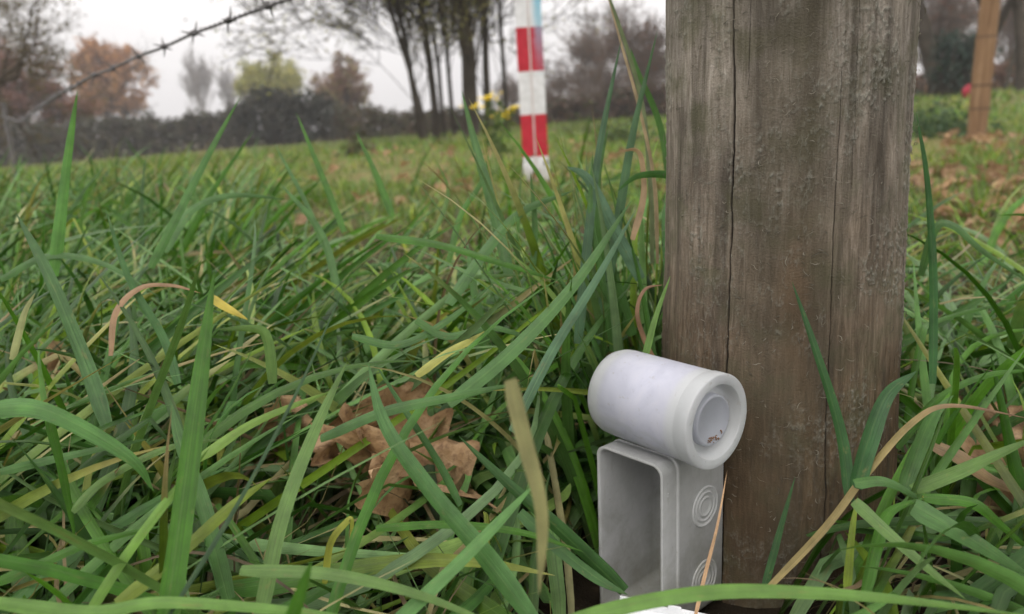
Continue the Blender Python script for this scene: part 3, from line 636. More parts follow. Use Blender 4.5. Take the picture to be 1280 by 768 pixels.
c = pm.mix(pm.math('MULTIPLY', pm.math('MULTIPLY', xb.outputs[0], zb.outputs[0]), .85), c, (.13, .42, .55))
c = pm.mix(pm.ramp(pm.noise(pm.obj((60, 60, 10)), 1.4, 5, .7), [(.68, 0.0), (.78, .6)]), c, (.45, .42, .36))
foot = pm.n('ShaderNodeMapRange'); pm.l(pm.math('ADD', z, pm.math('MULTIPLY', n1, .08)), foot.inputs[0]); foot.inputs[1].default_value = .11; foot.inputs[2].default_value = .03
c = pm.mix(pm.math('MULTIPLY', foot.outputs[0], .6), c, (.20, .17, .11))
pm.color(c)
V, F = box(-.0295, 0, .58, .051, .045, 1.2); o = mesh('board', V, F, pm.m, stp, smooth=False); bevel(o, .003)
V, F = box(.0295, -.002, .585, .051, .045, 1.21); o = mesh('board', V, F, pm.m, stp, smooth=False); bevel(o, .003)
V, F = box(0, .0, .57, .0075, .036, 1.18); mesh('spacer', V, F, simple('white_paint', (.66, .60, .57), .6, .3, .15), stp, smooth=False)
V, F = lathe([(.009, 0), (.007, .002), (.00001, .001)], 14); mesh('knot', np.stack([V[:, 0] + .042, -.0255 - V[:, 2], V[:, 1] * 1.3 + .075], -1), F, simple('knot_dark', (.05, .045, .04)), stp)

# stake on the right
sk = ground_at(1221, 4.9); sk[2] = float(G(sk[0], sk[1]))
stk = empty('wooden_stake', sk, 'slim light brown wooden stake set in the lawn near the wood', 'stake')
rng = np.random.default_rng(8); zz2 = np.linspace(-.1, 1.5, 40); pts = np.stack([np.interp(zz2, [0, 1.5], [0, .025]), zz2 * 0, zz2], -1)
V, F = tubes([(pts, .054 + .003 * rng.normal(0, .6, 40))], 18)
sm_ = Mat('stake_wood', .8, .15); v = sm_.obj((40, 40, 3)); n1 = sm_.noise(v, 1, 5, .6); sm_.color(sm_.ramp(n1, [(.3, (.14, .082, .045)), (.55, (.23, .14, .078)), (.75, (.30, .20, .12))])); sm_.bump(n1, .4, .01)
mesh('round_timber', V, F, sm_.m, stk)
ringm = simple('ring_dark', (.09, .055, .035))
for z_ in (.20, .335, .61):
    V, F = tubes([([[0.025 / 1.5 * z_, 0, z_ - .004], [.025 / 1.5 * z_, 0, z_ + .004]], [.0575, .0575])], 18); mesh('dark_ring', V, F, ringm, stk)

# red bag at the wood's foot
rb = ground_at(1207, 13); rng = np.random.default_rng(12)
rb[2] = float(G(rb[0], rb[1]))
bag = empty('red_bag', rb, 'small crumpled bright red bag on the ground by the wood left of the stake', 'bag')
th, ph = np.meshgrid(np.linspace(0, math.pi, 22), np.linspace(0, 2 * math.pi, 30, endpoint=False), indexing='ij')
r_ = .085 * (1 + .7 * (fbm(ph * 1.6, th * 2.4, 4, 3) - .5)); Vb = np.stack([r_ * np.sin(th) * np.cos(ph) * 1.15, r_ * np.sin(th) * np.sin(ph), .11 + r_ * np.cos(th) * 1.25 ], -1)
idx = np.arange(th.size).reshape(th.shape); F = np.stack([idx[:-1], np.roll(idx[:-1], -1, 1), np.roll(idx[1:], -1, 1), idx[1:]], -1).reshape(-1, 4)
mesh('sack', Vb.reshape(-1, 3), F, simple('red_cloth', (.36, .03, .05), .6, .3, .3, 6, .4), bag)

# ------------------------------------------------------------------ barbed wire and its iron post
wire_m = Mat('galvanised_wire', .55, .5); v = wire_m.obj(); n1 = wire_m.noise(v, 40, 4); wire_m.color(wire_m.ramp(n1, [(.3, (.07, .065, .06)), (.7, (.15, .14, .14))])); wire_m.p.inputs['Metallic'].default_value = .1
k0 = at(333, 8, .95); k6 = at(117, 94, .95 * (1 + 6 * .085)); 
kend = at(25, 155, 3.2)
key = [at(470, -60, .80), at(410, -16, .87), k0, at(285, 26, 1.03), at(241, 42, 1.11), at(205, 59, 1.19), at(173, 70, 1.27), at(140, 86, 1.36), at(117, 94, 1.44), at(98, 105, 1.53), at(70, 120, 1.85), at(45, 137, 2.3), at(26, 153, 2.8), at(12, 148, 3.1), at(2, 146, 3.4)]
bwire = empty('barbed_wire', (0, 0, 0), 'rusty grey barbed wire strand sagging across the sky to the far left', 'wire')
key = np.array(key); seg = np.linalg.norm(np.diff(key, axis=0), axis=1); cum = np.concatenate([[0], np.cumsum(seg)])
tt = np.arange(0, cum[-1], .004); path = np.stack([np.interp(tt, cum, key[:, i]) for i in range(3)], -1)
ker = np.ones(15) / 15; pth = np.stack([np.convolve(np.pad(path[:, i], 7, 'edge'), ker, 'valid') for i in range(3)], -1)
T = unit(np.gradient(pth, axis=0)); A1 = unit(np.cross(T, [0, 0, 1.])); B1 = np.cross(T, A1); phs = tt * 2 * math.pi / .030
for s in (0, math.pi):
    q = pth + .0013 * (np.cos(phs + s)[:, None] * A1 + np.sin(phs + s)[:, None] * B1)
    V, F = tubes([(q, np.full(len(q), .0014))], 6); mesh('strand', V, F, wire_m.m, bwire)
rng = np.random.default_rng(9)
bpos = list(cum[[1, 2, 3, 4, 5, 6, 7, 8, 9]]); x = cum[9] + .11
while x < cum[-1]: bpos.append(x); x += .11
for b in bpos:
    i = min(len(tt) - 2, int(b / .004)); c0 = pth[i]; t_, a_, b_ = T[i], A1[i], B1[i]; brs = []
    ang = np.linspace(0, 4 * math.pi, 26); r0 = rng.uniform(0, 6.28)
    coil = c0 + t_ * np.linspace(-.0045, .0045, 26)[:, None] + .0032 * (np.cos(ang + r0)[:, None] * a_ + np.sin(ang + r0)[:, None] * b_)
    brs.append((coil, np.full(26, .0014)))
    for sgn in (0, 1.6, 3.14, 4.7):
        dd_ = math.cos(r0 + sgn) * a_ + math.sin(r0 + sgn) * b_ + t_ * rng.uniform(-.5, .5); st = c0 + t_ * (.004 if sgn > 2 else -.004)
        brs.append(([st, st + dd_ * .008, st + dd_ * .0155], [.0014, .0013, .0004]))
    V, F = tubes(brs, 5); mesh('barb', V, F, wire_m.m, bwire)
pp = key[-1]; ir = empty('iron_fence_post', (pp[0], pp[1] + .02, float(G(pp[0], pp[1]))), 'thin iron post holding the barbed wire at the far left', 'post')
hh = pp[2] - ir.location[2] + .06
V, F = box(0, 0, hh / 2 - .05, .013, .005, hh + .1); mesh('flange', V, F, wire_m.m, ir, smooth=False)
V, F = box(0, .0145, hh / 2 - .05, .005, .023, hh + .1); mesh('web', V, F, wire_m.m, ir, smooth=False)

# ------------------------------------------------------------------ ragwort
stem_m = simple('plant_green', (.09, .14, .04)); petal = simple('yellow_petals', (.85, .62, .02), .6, .2, .15)
def ragwort(loc, heads, label):
    t = empty('ragwort', loc, label, 'plant'); rng = np.random.default_rng(int(loc[1] * 10)); brs = []; Vl = []
    for hx, hz in heads:
        top = np.array([hx, rng.uniform(-.04, .04), hz]); brs.append(([[0, 0, -.02], [hx * .3, 0, hz * .5], top], [.004, .003, .002]))
        for k in range(3):
            c_ = top * .55 + rng.normal(0, .01, 3)
        fv = []; n_ = 0; FV = []; FF = []
        for k in range(11):
            p = top + rng.normal(0, 1, 3) * [.030, .030, .012]; brs.append(([top - [0, 0, .05], p], [.0015, .001]))
            V, F = lathe([(.013, .0), (.009, .003), (.004, .006), (.00001, .006)], 9); V[:, :2] *= rng.uniform(.8, 1.2); FV.append(V + p); FF.append(F + n_); n_ += len(V)
        mesh('flower_head', np.concatenate(FV), np.concatenate(FF), petal, t)
    V, F = tubes(brs, 5); mesh('stem', V, F, stem_m, t)
    cs = rng.uniform(0, 1, (60, 1)) * np.array([[0, 0, .36]]) + rng.normal(0, .035, (60, 3)) * [1.3, 1, .3]
    V, F, col = leaf_cloud(rng, cs, 2, .012, .028, [(.09, .14, .04), (.14, .18, .05)]); mesh('leaves', V, F, leafm, t, attrs={'tint': ('FLOAT_COLOR', col)}, smooth=False)
    return t
d_ = 5.2; g0 = ground_at(622, d_); kk = d_ / FPX
def hz_(px, v_): p = at(px, v_, d_ / 1.0); return (p[0] - g0[0], p[2] - g0[2])
ragwort(g0, [hz_(614, 124), hz_(609, 123), hz_(631, 141), hz_(625, 147), hz_(639, 137), hz_(597, 133)], 'yellow flowering ragwort standing left of the striped post')

# weeds in the lawn
def weed(u, d, h, wdt, n, cols, label, seed):
    g = ground_at(u, d); t = empty('weed_clump', g, label, 'plant'); rng = np.random.default_rng(seed)
    c_ = rng.normal(0, 1, (n, 3)) * [wdt, wdt, 0]; c_[:, 2] = np.abs(rng.normal(0, .5, n)) * h * np.exp(-np.hypot(c_[:, 0], c_[:, 1]) / wdt * .5)
    V, F, col = leaf_cloud(rng, c_, 3, wdt * .15, .022, cols); mesh('leaves', V, F, leafm, t, attrs={'tint': ('FLOAT_COLOR', col)}, smooth=False)
    V, F = tubes([([[c_[i, 0] * .4, c_[i, 1] * .4, -.01], c_[i]], [.003, .0015]) for i in range(0, n, 6)], 3); mesh('stems', V, F, stem_m, t)
weed(1172, 5.6, .28, .16, 260, [(.05, .09, .04), (.07, .11, .05)], 'dark green weed clump in the lawn beside the big post', 1)
weed(778, 6.6, .26, .14, 200, [(.08, .11, .04), (.06, .09, .035)], 'dark weed clump in the lawn right of the striped post', 2)
weed(735, 9.5, .3, .2, 200, [(.12, .15, .05), (.09, .12, .04)], 'pale weed clump near the wood right of the striped post', 3)
weed(1130, 7.5, .3, .3, 260, [(.11, .18, .05), (.08, .14, .04)], 'bright green weed clump partly hidden by the big post', 4)
weed(445, 7.5, .42, .07, 120, [(.10, .08, .05), (.08, .09, .04)], 'thin brown weed stalks in the field below the small oak', 5)

# ------------------------------------------------------------------ oak leaves
lm = Mat('dead_oak_leaf', .6, .3); v = lm.attr('blade', 'Vector'); n1 = lm.noise(lm.obj(), 45, 5, .6); n2 = lm.noise(lm.obj(), 260, 4, .6)
sx_ = lm.n('ShaderNodeSeparateXYZ'); lm.l(v, sx_.inputs[0])
c = lm.ramp(n1, [(.3, (.22, .13, .060)), (.5, (.40, .265, .140)), (.72, (.54, .39, .24))]); c = lm.mix(lm.ramp(n2, [(.50, 0.0), (.68, .65)]), c, (.15, .085, .05))
c = lm.mix(lm.math('MULTIPLY', sx_.outputs[2], .7), c, (.19, .11, .06)); oi = lm.n('ShaderNodeObjectInfo')
c = lm.mix(1.0, c, lm.ramp(oi.outputs['Random'], [(0, (.65, .62, .6)), (1, (1.15, 1.1, 1.05))]), 'MULTIPLY')
lm.color(c); lm.translucent(c, .2); lm.bump(n2, .5, .003)
def oak_mesh(seed, L=.10, curl=1.0, detail=44):
    rng = np.random.default_rng(seed); nu, nv = detail, 17
    t = np.linspace(0, 1, nu); lob = .5 + .5 * np.cos(t * 2 * math.pi * 4.5 + .6 + rng.uniform(-.4, .4))
    env = np.sin(np.clip(t * 1.02, 0, 1) ** .85 * math.pi) ** .7 * (.45 + .75 * t); hwL = env * (.78 + .22 * lob) * .40; hwR = env * (.78 + .22 * np.roll(lob, 2)) * .40
    s = np.linspace(-1, 1, nv)[None]; hw = np.where(s < 0, hwL[:, None], hwR[:, None])
    x = s * hw + .0; y = t[:, None] + .10 * np.abs(s) * hw * 2; y = y + 0 * s
    side_v = np.exp(-((np.abs(s) * .5 + (t[:, None] * 4.5) - np.round(np.abs(s) * .5 + t[:, None] * 4.5)) / .07) ** 2) * (np.abs(s) > .05)
    mid = np.exp(-(s / .07) ** 2) + 0 * t[:, None]
    z = curl * (.16 * (np.abs(x) / .2) ** 1.7 * (1 + .5 * np.sin(t[:, None] * 6 + seed)) + .16 * np.sin(t[:, None] * 3.3 + seed) + .07 * np.sin(x * 22 + t[:, None] * 9 + seed)) - .012 * mid - .008 * side_v
    z = z + .16 * (fbm(x * 7 + seed, y * 7, seed, 4) - .5) * (.4 + 1.2 * np.abs(s)); x = x * (1 + .10 * (fbm(y * 26, s * 2 + seed, seed, 3) - .5))
    # roll the margin in
    V = np.stack([x, y - .45, z], -1).reshape(-1, 3) * L
    idx = np.arange(nu * nv).reshape(nu, nv); F = np.stack([idx[:-1, :-1], idx[:-1, 1:], idx[1:, 1:], idx[1:, :-1]], -1).reshape(-1, 4)
    b = np.zeros((nu, nv, 3)); b[..., 2] = np.clip(mid + .6 * side_v, 0, 1); b[..., 0] = s; b[..., 1] = t[:, None]
    V2, F2 = tubes([(np.array([[0, -.45, z[0, nv // 2]], [.01, -.53, z[0, nv // 2] + .02], [.03, -.60, z[0, nv // 2] + .06]]) * L, [.0009, .0008, .0011])], 5)
    return V, F, b.reshape(-1, 3), V2, F2
def near_leaf(u, v_, d, L, rot, label, seed, curl=1.0):
    p = at(u, v_, d); V, F, b, V2, F2 = oak_mesh(seed, L, curl)
    t = empty('oak_leaf', p, label, 'leaf'); t.rotation_euler = rot
    mesh('leaf_blade', V, F, lm.m, t, attrs={'blade': ('FLOAT_VECTOR', b)}); mesh('leaf_stalk', V2, F2, lm.m, t)
    return t
R = math.radians
near_leaf(518, 578, .475, .108, (R(42), R(-8), R(50)), 'large curled brown oak leaf in the middle of the long grass', 2, 1.3)
near_leaf(486, 618, .46, .072, (R(60), R(20), R(-70)), 'tan oak leaf curling under the large leaf in the grass', 4, 1.3)
near_leaf(340, 555, .52, .062, (R(70), R(30), R(20)), 'dark brown upright oak leaf left of the large curled leaf', 5, 1.2)
near_leaf(408, 585, .49, .060, (R(55), R(-40), R(120)), 'narrow rolled tan leaf between the dark leaf and the large leaf', 6, 1.5)
near_leaf(1272, 600, .49, .095, (R(60), R(-20), R(-30)), 'big smooth tan leaf at the right edge behind the broad blades', 7, 1.2)
near_leaf(1222, 545, .58, .06, (R(50), R(-10), R(60)), 'pale brown leaf above the big tan leaf at the right edge', 8, 1.)
near_leaf(55, 460, .62, .045, (R(50), R(10), R(60)), 'small pinkish brown curled leaf low in the grass at the left', 9, 1.3)
rng = np.random.default_rng(99); protos = []
for i in range(5):
    V, F, b, V2, F2 = oak_mesh(20 + i, .10, 1.0, 22); protos.append((V, F, b))
base_leaf = []
for i, (V, F, b) in enumerate(protos):
    o = mesh('fallen_leaf', V, F, lm.m, None, attrs={'blade': ('FLOAT_VECTOR', b)}); base_leaf.append(o)
LG = 'fallen leaves strewn over the lawn behind'
spots = []
def scatter(n, fu, fd, grp):
    for _ in range(n):
        u, d = fu(), fd(); g = ground_at(u, d); spots.append((g, grp))
scatter(75, lambda: rng.uniform(1140, 1330), lambda: 1.5 + 4.5 * rng.random() ** 1.3, 0)
scatter(24, lambda: rng.normal(1238, 42), lambda: rng.normal(1.85, .22), 1)
scatter(95, lambda: rng.uniform(400, 840), lambda: 2.4 + 7 * rng.random() ** 1.2, 2)
scatter(26, lambda: rng.uniform(0, 420), lambda: 2.0 + 6 * rng.random(), 3)
scatter(14, lambda: rng.normal(1222, 12), lambda: rng.normal(4.6, .15), 4)
scatter(6, lambda: rng.normal(672, 18), lambda: rng.normal(3.45, .12), 5)
LAB = ['brown fallen leaf lying in the short lawn right of the big post', 'brown leaf in the heap on the lawn right of the big post', 'brown fallen leaf in the short grass around the striped post',
       'brown fallen leaf in the grass of the left field', 'pale leaf lying round the foot of the wooden stake', 'brown leaf lying round the foot of the striped post']
GR = ['fallen leaves right of the big post', 'heap of leaves right of the big post', 'fallen leaves around the striped post', 'fallen leaves in the left field', 'leaves at the foot of the stake', 'leaves at the foot of the striped post']
used = set()
for i, (g, k) in enumerate(spots):
    q = i % 5; o = base_leaf[q] if q not in used else base_leaf[q].copy()
    if q in used: C.objects.link(o)
    used.add(q)
    far_ = g[1] > 4
    o.location = (g[0], g[1], g[2] + (.03 if far_ else .022)); o.rotation_euler = (rng.normal(0, .45), rng.normal(0, .45), rng.uniform(0, 6.28)); s_ = rng.uniform(.5, 1.15) * (.85 if g[1] < 2.4 else 1); o.scale = (s_, s_, s_ * .5)
    tag(o, LAB[k], 'leaf', GR[k])

# ------------------------------------------------------------------ grass
gmat = blade_mat('grass_blade', .15)
rng = np.random.default_rng(2024)
def keep_near(P, hw):
    u, v_, d = proj(P.reshape(-1, 3)); u = u.reshape(P.shape[:2]); v_ = v_.reshape(P.shape[:2]); d = d.reshape(P.shape[:2])
    bad = ((u > 722) & (u < 948) & (v_ > 436) & (d < .47) & (d > 0)).any(1)                   # in front of the box and tube
    bad |= ((u > 838) & (u < 1125) & (v_ > -50) & (v_ < 640) & (d < .40) & (d > 0)).any(1)    # in front of the post
    bad |= ((d < .23) & (d > -.2) & (np.abs(u - 640) < 900)).any(1)
    r = np.hypot(P[..., 0] - PA[0], P[..., 1] - PA[1]); bad |= (r < PR + .002).any(1)         # through the post
    q = P[..., :2] - Pn[None, None, :2]; lx = q @ ax[:2]; ly = q @ bx_[:2]
    bad |= ((lx > -.004) & (lx < bw + .003) & (ly > -.004) & (ly < BD + .004) & (P[..., 2] < BZ + .04)).any(1)
    bad |= ((v_ < 265) & (d > 0) & (d < .95)).any(1)                                           # only a few leaves stand this tall
    bad |= ((u > 300) & (u < 600) & (v_ > 500) & (v_ < 670) & (d < .49) & (d > 0)).any(1) & (rng.random(len(P)) < .66)   # trodden hollow round the oak leaves
    bad |= ((u > 1180) & (v_ > 500) & (v_ < 650) & (d < .46) & (d > 0)).any(1) & (rng.random(len(P)) < .6)
    return ~bad
long_ = Bag()
# rough sward: tillers in tufts
def sward(n_tuft, xr, yr, per, Lr, Wr, thr, bendr, lay, dry, seg, blue=.45, mainphi=None, bright=1.0, keep=keep_near, dens=None, spreadphi=1.0):
    tx = rng.uniform(*xr, n_tuft); ty = yr[0] + (yr[1] - yr[0]) * rng.random(n_tuft) ** 1.15
    if dens is not None:
        m = rng.random(n_tuft) < dens(tx, ty); tx, ty = tx[m], ty[m]
    m = np.abs(tx) < ty * .72 + .12; tx, ty = tx[m], ty[m]
    k = len(tx); bx2 = np.repeat(tx, per) + rng.normal(0, .018, k * per); by2 = np.repeat(ty, per) + rng.normal(0, .018, k * per); n = k * per
    base = np.stack([bx2, by2, G(bx2, by2) - .003], -1)
    phi = rng.uniform(0, 2 * math.pi, n) if mainphi is None else rng.normal(mainphi, spreadphi, n)
    return blades(rng, base, rng.uniform(*Lr, n), rng.uniform(*Wr, n), np.abs(rng.normal(*thr, n)), rng.uniform(*bendr, n), phi, seg, layer=rng.uniform(*lay, n), dry=dry, blue=blue, bright=bright, keep=keep)
near_d = lambda x, y: np.where(x < .35 + .1 * y, np.where((x > -.28 * y) & (y > .98), .15, 1.0), np.where(y < .72, .6, .08))
# combed-over mat of long leaves, lying from left to right
long_.add(sward(900, (-.75, .35), (.26, .80), 5, (.16, .34), (.0045, .0098), (1.15, .22), (.1, .6), (.012, .060), .10, 12, mainphi=.55, spreadphi=1.15, dens=lambda x, y: np.where(x < .05, 1.0, .3)))
long_.add(sward(620, (-.9, .9), (.24, 1.1), 5, (.12, .30), (.0048, .0105), (.85, .30), (.5, 1.5), (.010, .065), .05, 12, mainphi=.8, spreadphi=1.6, dens=near_d))
long_.add(sward(260, (-.9, .9), (.24, 1.0), 3, (.07, .18), (.004, .0075), (.35, .22), (.2, 1.2), (.005, .05), .04, 10, dens=near_d))
long_.add(sward(1500, (-1.0, 1.0), (.2, 1.1), 4, (.06, .20), (.0010, .0026), (1.2, .25), (.2, .8), (.002, .022), .6, 8))
long_.add(sward(620, (-1.0, 1.0), (.24, 1.1), 3, (.08, .22), (.0010, .0034), (1.1, .3), (.2, 1.2), (.015, .06), .75, 10))
long_.add(sward(420, (-.9, .6), (.45, 1.1), 4, (.10, .24), (.004, .0085), (.35, .25), (.3, 1.6), (.005, .05), .04, 11, mainphi=.5, spreadphi=1.6, dens=near_d, bright=1.15))
long_.add(sward(1500, (-1.8, .6), (.9, 2.6), 5, (.12, .30), (.0045, .0095), (.60, .35), (.4, 1.4), (.006, .05), .06, 9, mainphi=.5, spreadphi=1.5, bright=1.15, dens=lambda x, y: np.clip((-.30 * y - x) * 4 + .1, .03, 1)))
# the upright tuft left of the post
n = 240; bx2 = rng.normal(.082, .030, n); by2 = rng.normal(.52, .05, n); base = np.stack([bx2, by2, G(bx2, by2)], -1)
def keep_tuft(P, hw):
    u, v_, d = proj(P.reshape(-1, 3)); u = u.reshape(P.shape[:2]); d = d.reshape(P.shape[:2]); r = np.hypot(P[..., 0] - PA[0], P[..., 1] - PA[1])
    return ~((r < PR + .003).any(1) | ((u > 825) & (d < .45)).any(1) | (P[..., 2] > .275).any(1) | ((d < .455) & (u > 725)).any(1))
long_.add(blades(rng, base, rng.uniform(.12, .29, n), rng.uniform(.0035, .0085, n), np.abs(rng.normal(.15, .14, n)), rng.uniform(.1, 1.0, n), rng.normal(math.pi, 1.2, n), 12, layer=np.full(n, .01), dry=.12, blue=.6, keep=keep_tuft))
# heroes: (sight points, distances, width in px, colour)
GR1 = (.042, .130, .006); GRB = (.056, .135, .030); GRD = (.020, .065, .008); GRY = (.15, .21, .02); GRL = (.095, .175, .040); STR = (.38, .28, .13); BRN = (.26, .15, .09)
HERO = [
 ([(205, 790), (226, 640), (248, 480), (268, 338)], (.29, .33), 34, GR1, .3),
 ([(132, 530), (100, 440), (58, 340), (20, 266)], (.42, .45), 21, (.055, .13, .035), .2),
 ([(66, 345), (76, 260), (85, 190), (97, 113)], (.55, .55), 15, (.075, .20, .03), .2),
 ([(188, 335), (225, 262), (262, 190), (300, 122)], (.60, .62), 12, (.06, .15, .03), .1),
 ([(225, 320), (262, 245), (318, 162)], (.85, .85), 8, GR1, .0),
 ([(405, 310), (380, 250), (342, 178)], (.75, .8), 8, GRB, .2),
 ([(430, 290), (402, 220), (370, 140)], (.75, .8), 9, GR1, .1),
 ([(490, 270), (468, 215), (445, 165)], (.8, .85), 9, GR1, .1),
 ([(636, 345), (618, 270), (596, 190), (577, 114)], (.56, .6), 17, GRB, .2),
 ([(520, 330), (545, 285), (560, 240), (545, 200)], (.7, .7), 7, GRL, .3),
 ([(560, 330), (575, 270), (600, 230), (612, 190)], (.62, .65), 9, GR1, .3),
 ([(722, 430), (732, 320), (748, 190), (777, 48)], (.50, .50), 14, (.05, .11, .05), .1),
 ([(745, 430), (768, 300), (790, 170), (822, 38)], (.52, .50), 14, (.055, .12, .05), .1),
 ([(815, 330), (812, 230), (800, 120), (762, 0), (740, -40)], (.55, .56), 8, (.12, .15, .07), .4),
 ([(822, 330), (818, 230), (800, 140), (775, 50), (755, -20)], (.53, .52), 5, (.36, .27, .17), .0),
 ([(840, 260), (825, 160), (795, 85), (788, 60)], (.60, .60), 9, GRB, .2),
 ([(560, 505), (640, 438), (720, 352), (790, 250)], (.38, .43), 20, GRB, .2),
 ([(640, 540), (690, 440), (745, 350), (795, 262)], (.37, .42), 14, (.06, .13, .06), -.2),
 ([(560, 380), (605, 315), (650, 266), (718, 238)], (.50, .56), 17, GRB, .3),
 ([(800, 350), (765, 285), (735, 225), (708, 208)], (.50, .50), 19, (.10, .18, .11), .3),
 ([(790, 420), (760, 330), (745, 240), (760, 160)], (.52, .52), 17, GRB, .2),
 ([(765, 440), (752, 350), (738, 270), (741, 190)], (.5, .5), 12, GRB, .4),
 ([(835, 355), (832, 270), (845, 225), (800, 220), (770, 240)], (.47, .5), 14, (.05, .14, .03), .3),
 ([(665, 345), (668, 280), (663, 215)], (.55, .55), 9, GRB, .1),
 ([(805, 450), (818, 400), (838, 345)], (.43, .43), 9, (.10, .19, .04), .1),
 ([(1062, 628), (1050, 540), (1020, 440), (990, 352)], (.375, .40), 15, (.028, .085, .022), .2),
 ([(1068, 610), (1082, 560), (1108, 495), (1146, 464)], (.37, .38), 27, (.03, .09, .025), .5),
 ([(955, 735), (972, 672), (994, 596)], (.385, .39), 10, (.028, .08, .022), .1),
 ([(1130, 615), (1148, 560), (1166, 520), (1192, 494)], (.38, .40), 23, GRB, .2),
 ([(1140, 612), (1195, 590), (1245, 568), (1300, 545)], (.37, .36), 20, GRL, .2),
 ([(1068, 604), (1108, 602), (1160, 630)], (.36, .36), 15, GRB, .3),
 ([(1068, 626), (1110, 665), (1160, 710), (1208, 750)], (.34, .31), 17, GRL, .2),
 ([(1143, 632), (1205, 668), (1290, 722)], (.345, .33), 29, GRB, .3),
 ([(1155, 622), (1215, 628), (1250, 655), (1300, 700)], (.36, .36), 16, GR1, .3),
 ([(1080, 745), (1095, 680), (1112, 640), (1158, 622)], (.34, .36), 19, GR1, .4),
 ([(1058, 740), (1064, 670), (1072, 620)], (.36, .37), 11, GRY, .1),
 ([(700, 778), (800, 752), (900, 738), (1010, 740), (1130, 750), (1300, 772)], (.27, .27), 22, (.10, .20, .035), .3),
 ([(650, 640), (705, 690), (750, 725), (785, 744)], (.36, .35), 20, (.04, .10, .025), .3),
 ([(-20, 512), (38, 508), (94, 529), (165, 574), (192, 614)], (.33, .34), 27, (.06, .16, .028), .3),
 ([(62, 525), (79, 592), (95, 680)], (.36, .36), 13, GR1, .2),
 ([(322, 780), (350, 650), (392, 540), (434, 452)], (.31, .36), 24, GRL, .3),
 ([(665, 775), (600, 690), (535, 612), (480, 530), (460, 453)], (.31, .35), 29, (.07, .165, .045), .3),
 ([(400, 548), (480, 514), (565, 496), (655, 478)], (.36, .34), 17, GRB, .4),
 ([(640, 474), (658, 550), (678, 640), (674, 745)], (.22, .22), 27, (.24, .23, .10), .5),
 ([(480, 790), (560, 715), (625, 650), (668, 606)], (.29, .32), 20, (.08, .19, .045), .3),
 ([(300, 712), (410, 716), (520, 742), (640, 790)], (.30, .29), 18, GRL, .3),
 ([(780, 740), (705, 668), (640, 610), (573, 545)], (.36, .38), 22, (.035, .095, .022), .3),
 ([(575, 632), (545, 575), (510, 520), (466, 450)], (.36, .4), 12, (.04, .11, .022), .3),
 ([(205, 780), (300, 625), (375, 482), (432, 355)], (.27, .33), 6, (.035, .08, .03), .0),
 ([(247, 574), (319, 527), (420, 487)], (.34, .36), 14, (.14, .24, .04), .3),
 ([(145, 755), (225, 690), (290, 632), (340, 597)], (.31, .34), 20, GRY, .3),
 ([(105, 775), (157, 694), (214, 619), (262, 560)], (.29, .32), 15, (.12, .24, .03), .2),
 ([(285, 750), (255, 641), (225, 555), (213, 500)], (.34, .38), 24, GRB, .3),
 ([(340, 480), (334, 428), (320, 412), (270, 412)], (.42, .42), 16, GRL, .3),
 ([(15, 450), (29, 395), (44, 366)], (.42, .42), 9, (.30, .32, .14), .1),
 ([(222, 480), (204, 424), (160, 347), (131, 258)], (.44, .46), 12, (.045, .12, .03), .1),
 ([(205, 315), (240, 262), (292, 244), (360, 250)], (.65, .7), 11, GRB, .3),
 ([(425, 380), (401, 293), (350, 229)], (.6, .65), 12, GRB, .2),
 ([(1166, 480), (1166, 340), (1158, 220), (1145, 140)], (.43, .46), 10, (.03, .11, .022), .0),
 ([(1150, 345), (1168, 286), (1192, 282), (1230, 315), (1300, 362)], (.5, .48), 12, GRB, .3),
 ([(1128, 560), (1150, 430), (1175, 400), (1300, 370)], (.5, .55), 9, GR1, .2),
 ([(1120, 560), (1170, 500), (1230, 470), (1300, 462)], (.45, .45), 12, GR1, .3),
 ([(-10, 730), (49, 705), (112, 679), (215, 655)], (.31, .33), 15, GR1, .3),
 ([(-10, 752), (112, 765), (202, 752), (350, 762), (460, 775)], (.27, .27), 20, (.11, .22, .04), .2),
 ([(355, 800), (372, 750), (390, 700)], (.22, .22), 20, GR1, .0),
 ([(0, 590), (60, 575), (130, 560), (190, 548)], (.36, .4), 12, GRB, .2),
 ([(90, 640), (130, 600), (210, 560), (290, 548)], (.36, .38), 12, GRL, .2),
 ([(470, 660), (560, 655), (650, 665), (730, 690)], (.35, .35), 12, GR1, .3),
 ([(520, 400), (560, 420), (620, 410), (700, 440)], (.44, .44), 12, GRB, .3),
 ([(440, 420), (500, 430), (560, 400), (620, 352)], (.43, .45), 12, GRB, .3),
 ([(470, 295), (550, 306), (630, 330), (700, 352)], (.48, .47), 11, GR1, .3),
 ([(0, 350), (60, 320), (130, 330), (200, 372)], (.55, .55), 10, GRB, .3),
]
for hpts, dep, wpx, col, tl in HERO: long_.add(hero(hpts, dep, wpx, col, tl * .8))
lg = long_.build('grass', gmat); tag(lg, 'long tangled green grass filling the foreground', 'grass', kind='stuff')

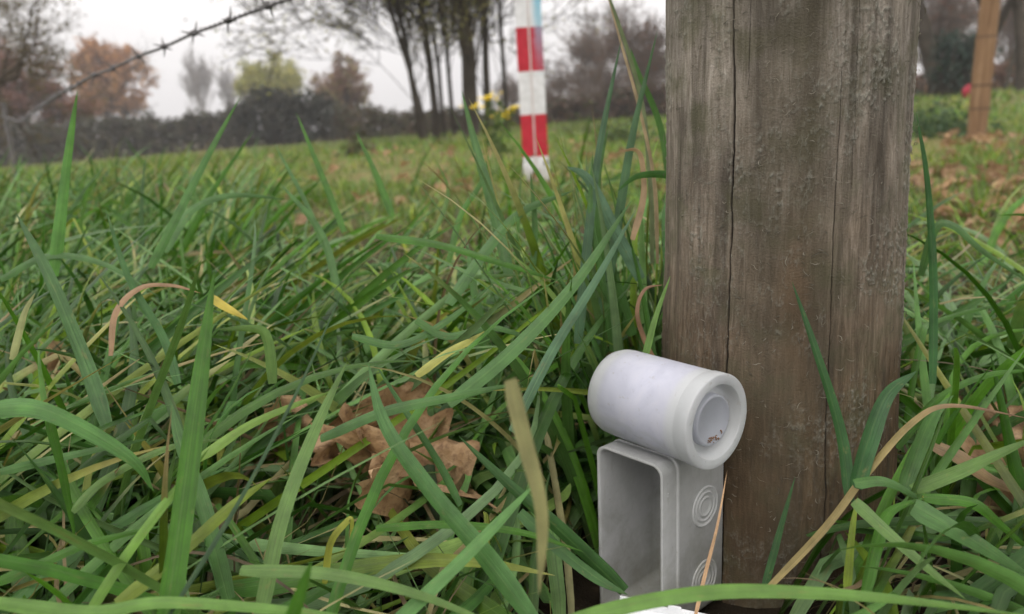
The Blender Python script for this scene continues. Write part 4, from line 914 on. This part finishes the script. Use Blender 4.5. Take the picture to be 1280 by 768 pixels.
# dry blades that stand apart
def single(name, pts, dep, wpx, col, label, cat, tilt=.2, tipcol=None):
    b = Bag(); b.add(hero(pts, dep, wpx, col, tilt, tipcol=tipcol, seg=30)); o = b.build(name, gmat); return tag(o, label, cat, kind='thing')
single('straw', [(868, 775), (882, 715), (897, 655), (909, 588)], (.345, .355), 5, (.52, .33, .19), 'thin straw stalk leaning against the ringed side of the grey box', 'stalk', 0)
single('withered_grass', [(950, 745), (1030, 660), (1082, 592), (1140, 528), (1190, 507), (1290, 524)], (.37, .37), 11, (.27, .21, .085), 'long withered blade turning from straw to brown at the foot of the big post', 'grass blade', .3, (.22, .13, .08))
single('withered_grass', [(138, 445), (144, 391), (175, 360), (215, 357), (252, 367)], (.44, .46), 8, (.34, .21, .12), 'pinkish brown arched blade in the grass at the left', 'grass blade', .2)
single('withered_grass', [(826, 468), (805, 425), (796, 390), (806, 362), (830, 356)], (.455, .45), 7, (.26, .15, .09), 'brown curled withered blade beside the left edge of the big post', 'grass blade', .2)
single('withered_grass', [(790, 300), (803, 250), (803, 210), (795, 188), (768, 192)], (.5, .5), 9, (.34, .23, .13), 'tan folded blade tip in the tuft left of the big post', 'grass blade', .2)
single('withered_grass', [(1165, 555), (1200, 570), (1240, 600), (1300, 625)], (.42, .42), 22, (.24, .16, .08), 'broad brown withered blade over the tan leaf on the right', 'grass blade', .4)
single('yellowed_grass', [(520, 470), (560, 440), (590, 425), (620, 408)], (.42, .43), 12, (.34, .34, .08), 'yellowing blade lying across the grass in the middle', 'grass blade', .2)
single('yellowed_grass', [(262, 370), (285, 385), (310, 400)], (.46, .46), 12, (.45, .36, .05), 'bright yellow withered blade behind the tall upright blade', 'grass blade', .2)
single('yellowed_grass', [(405, 730), (412, 680), (430, 655), (440, 652), (436, 700)], (.36, .36), 11, (.30, .32, .05), 'hooked yellow green blade below the large oak leaf', 'grass blade', .3)

# short lawn
lawn = Bag()
def lawn_part(n, y0, y1, Lr, Wr, seg, dry, bright, p=1.0, dens=None):
    y = y0 + (y1 - y0) * rng.random(n) ** p; x = rng.uniform(-1, 1, n) * (y * .72 + .3)
    if dens is not None: m = rng.random(n) < dens(x, y); x, y = x[m], y[m]; n = len(x)
    cl = fbm(x * 1.3 + 3, y * 1.3, 55, 3); m = rng.random(n) < np.clip((cl - .25) * 2.6, .15, 1); x, y, cl = x[m], y[m], cl[m]; n = len(x)
    base = np.stack([x, y, G(x, y) - .003], -1); L = rng.uniform(*Lr, n) * (.5 + cl)
    lawn.add(blades(rng, base, L, rng.uniform(*Wr, n), np.abs(rng.normal(.5, .35, n)), rng.uniform(.2, 1.2, n), rng.uniform(0, 6.28, n), seg, dry=dry, blue=.05, bright=bright * np.array([1.9, 1.35, 1.35]), tipdry=.25))
lawn_part(26000, 1.1, 3.2, (.03, .11), (.002, .0045), 5, .26, 1.15)
lawn_part(46000, 2.8, 9, (.03, .10), (.004, .009), 3, .28, 1.2, 1.2)
lawn_part(36000, 8, 26, (.06, .14), (.012, .03), 2, .25, 1.2, 1.1)
la_ = lawn.build('lawn_grass', gmat); tag(la_, 'short rough lawn grass across the field', 'grass', kind='stuff')
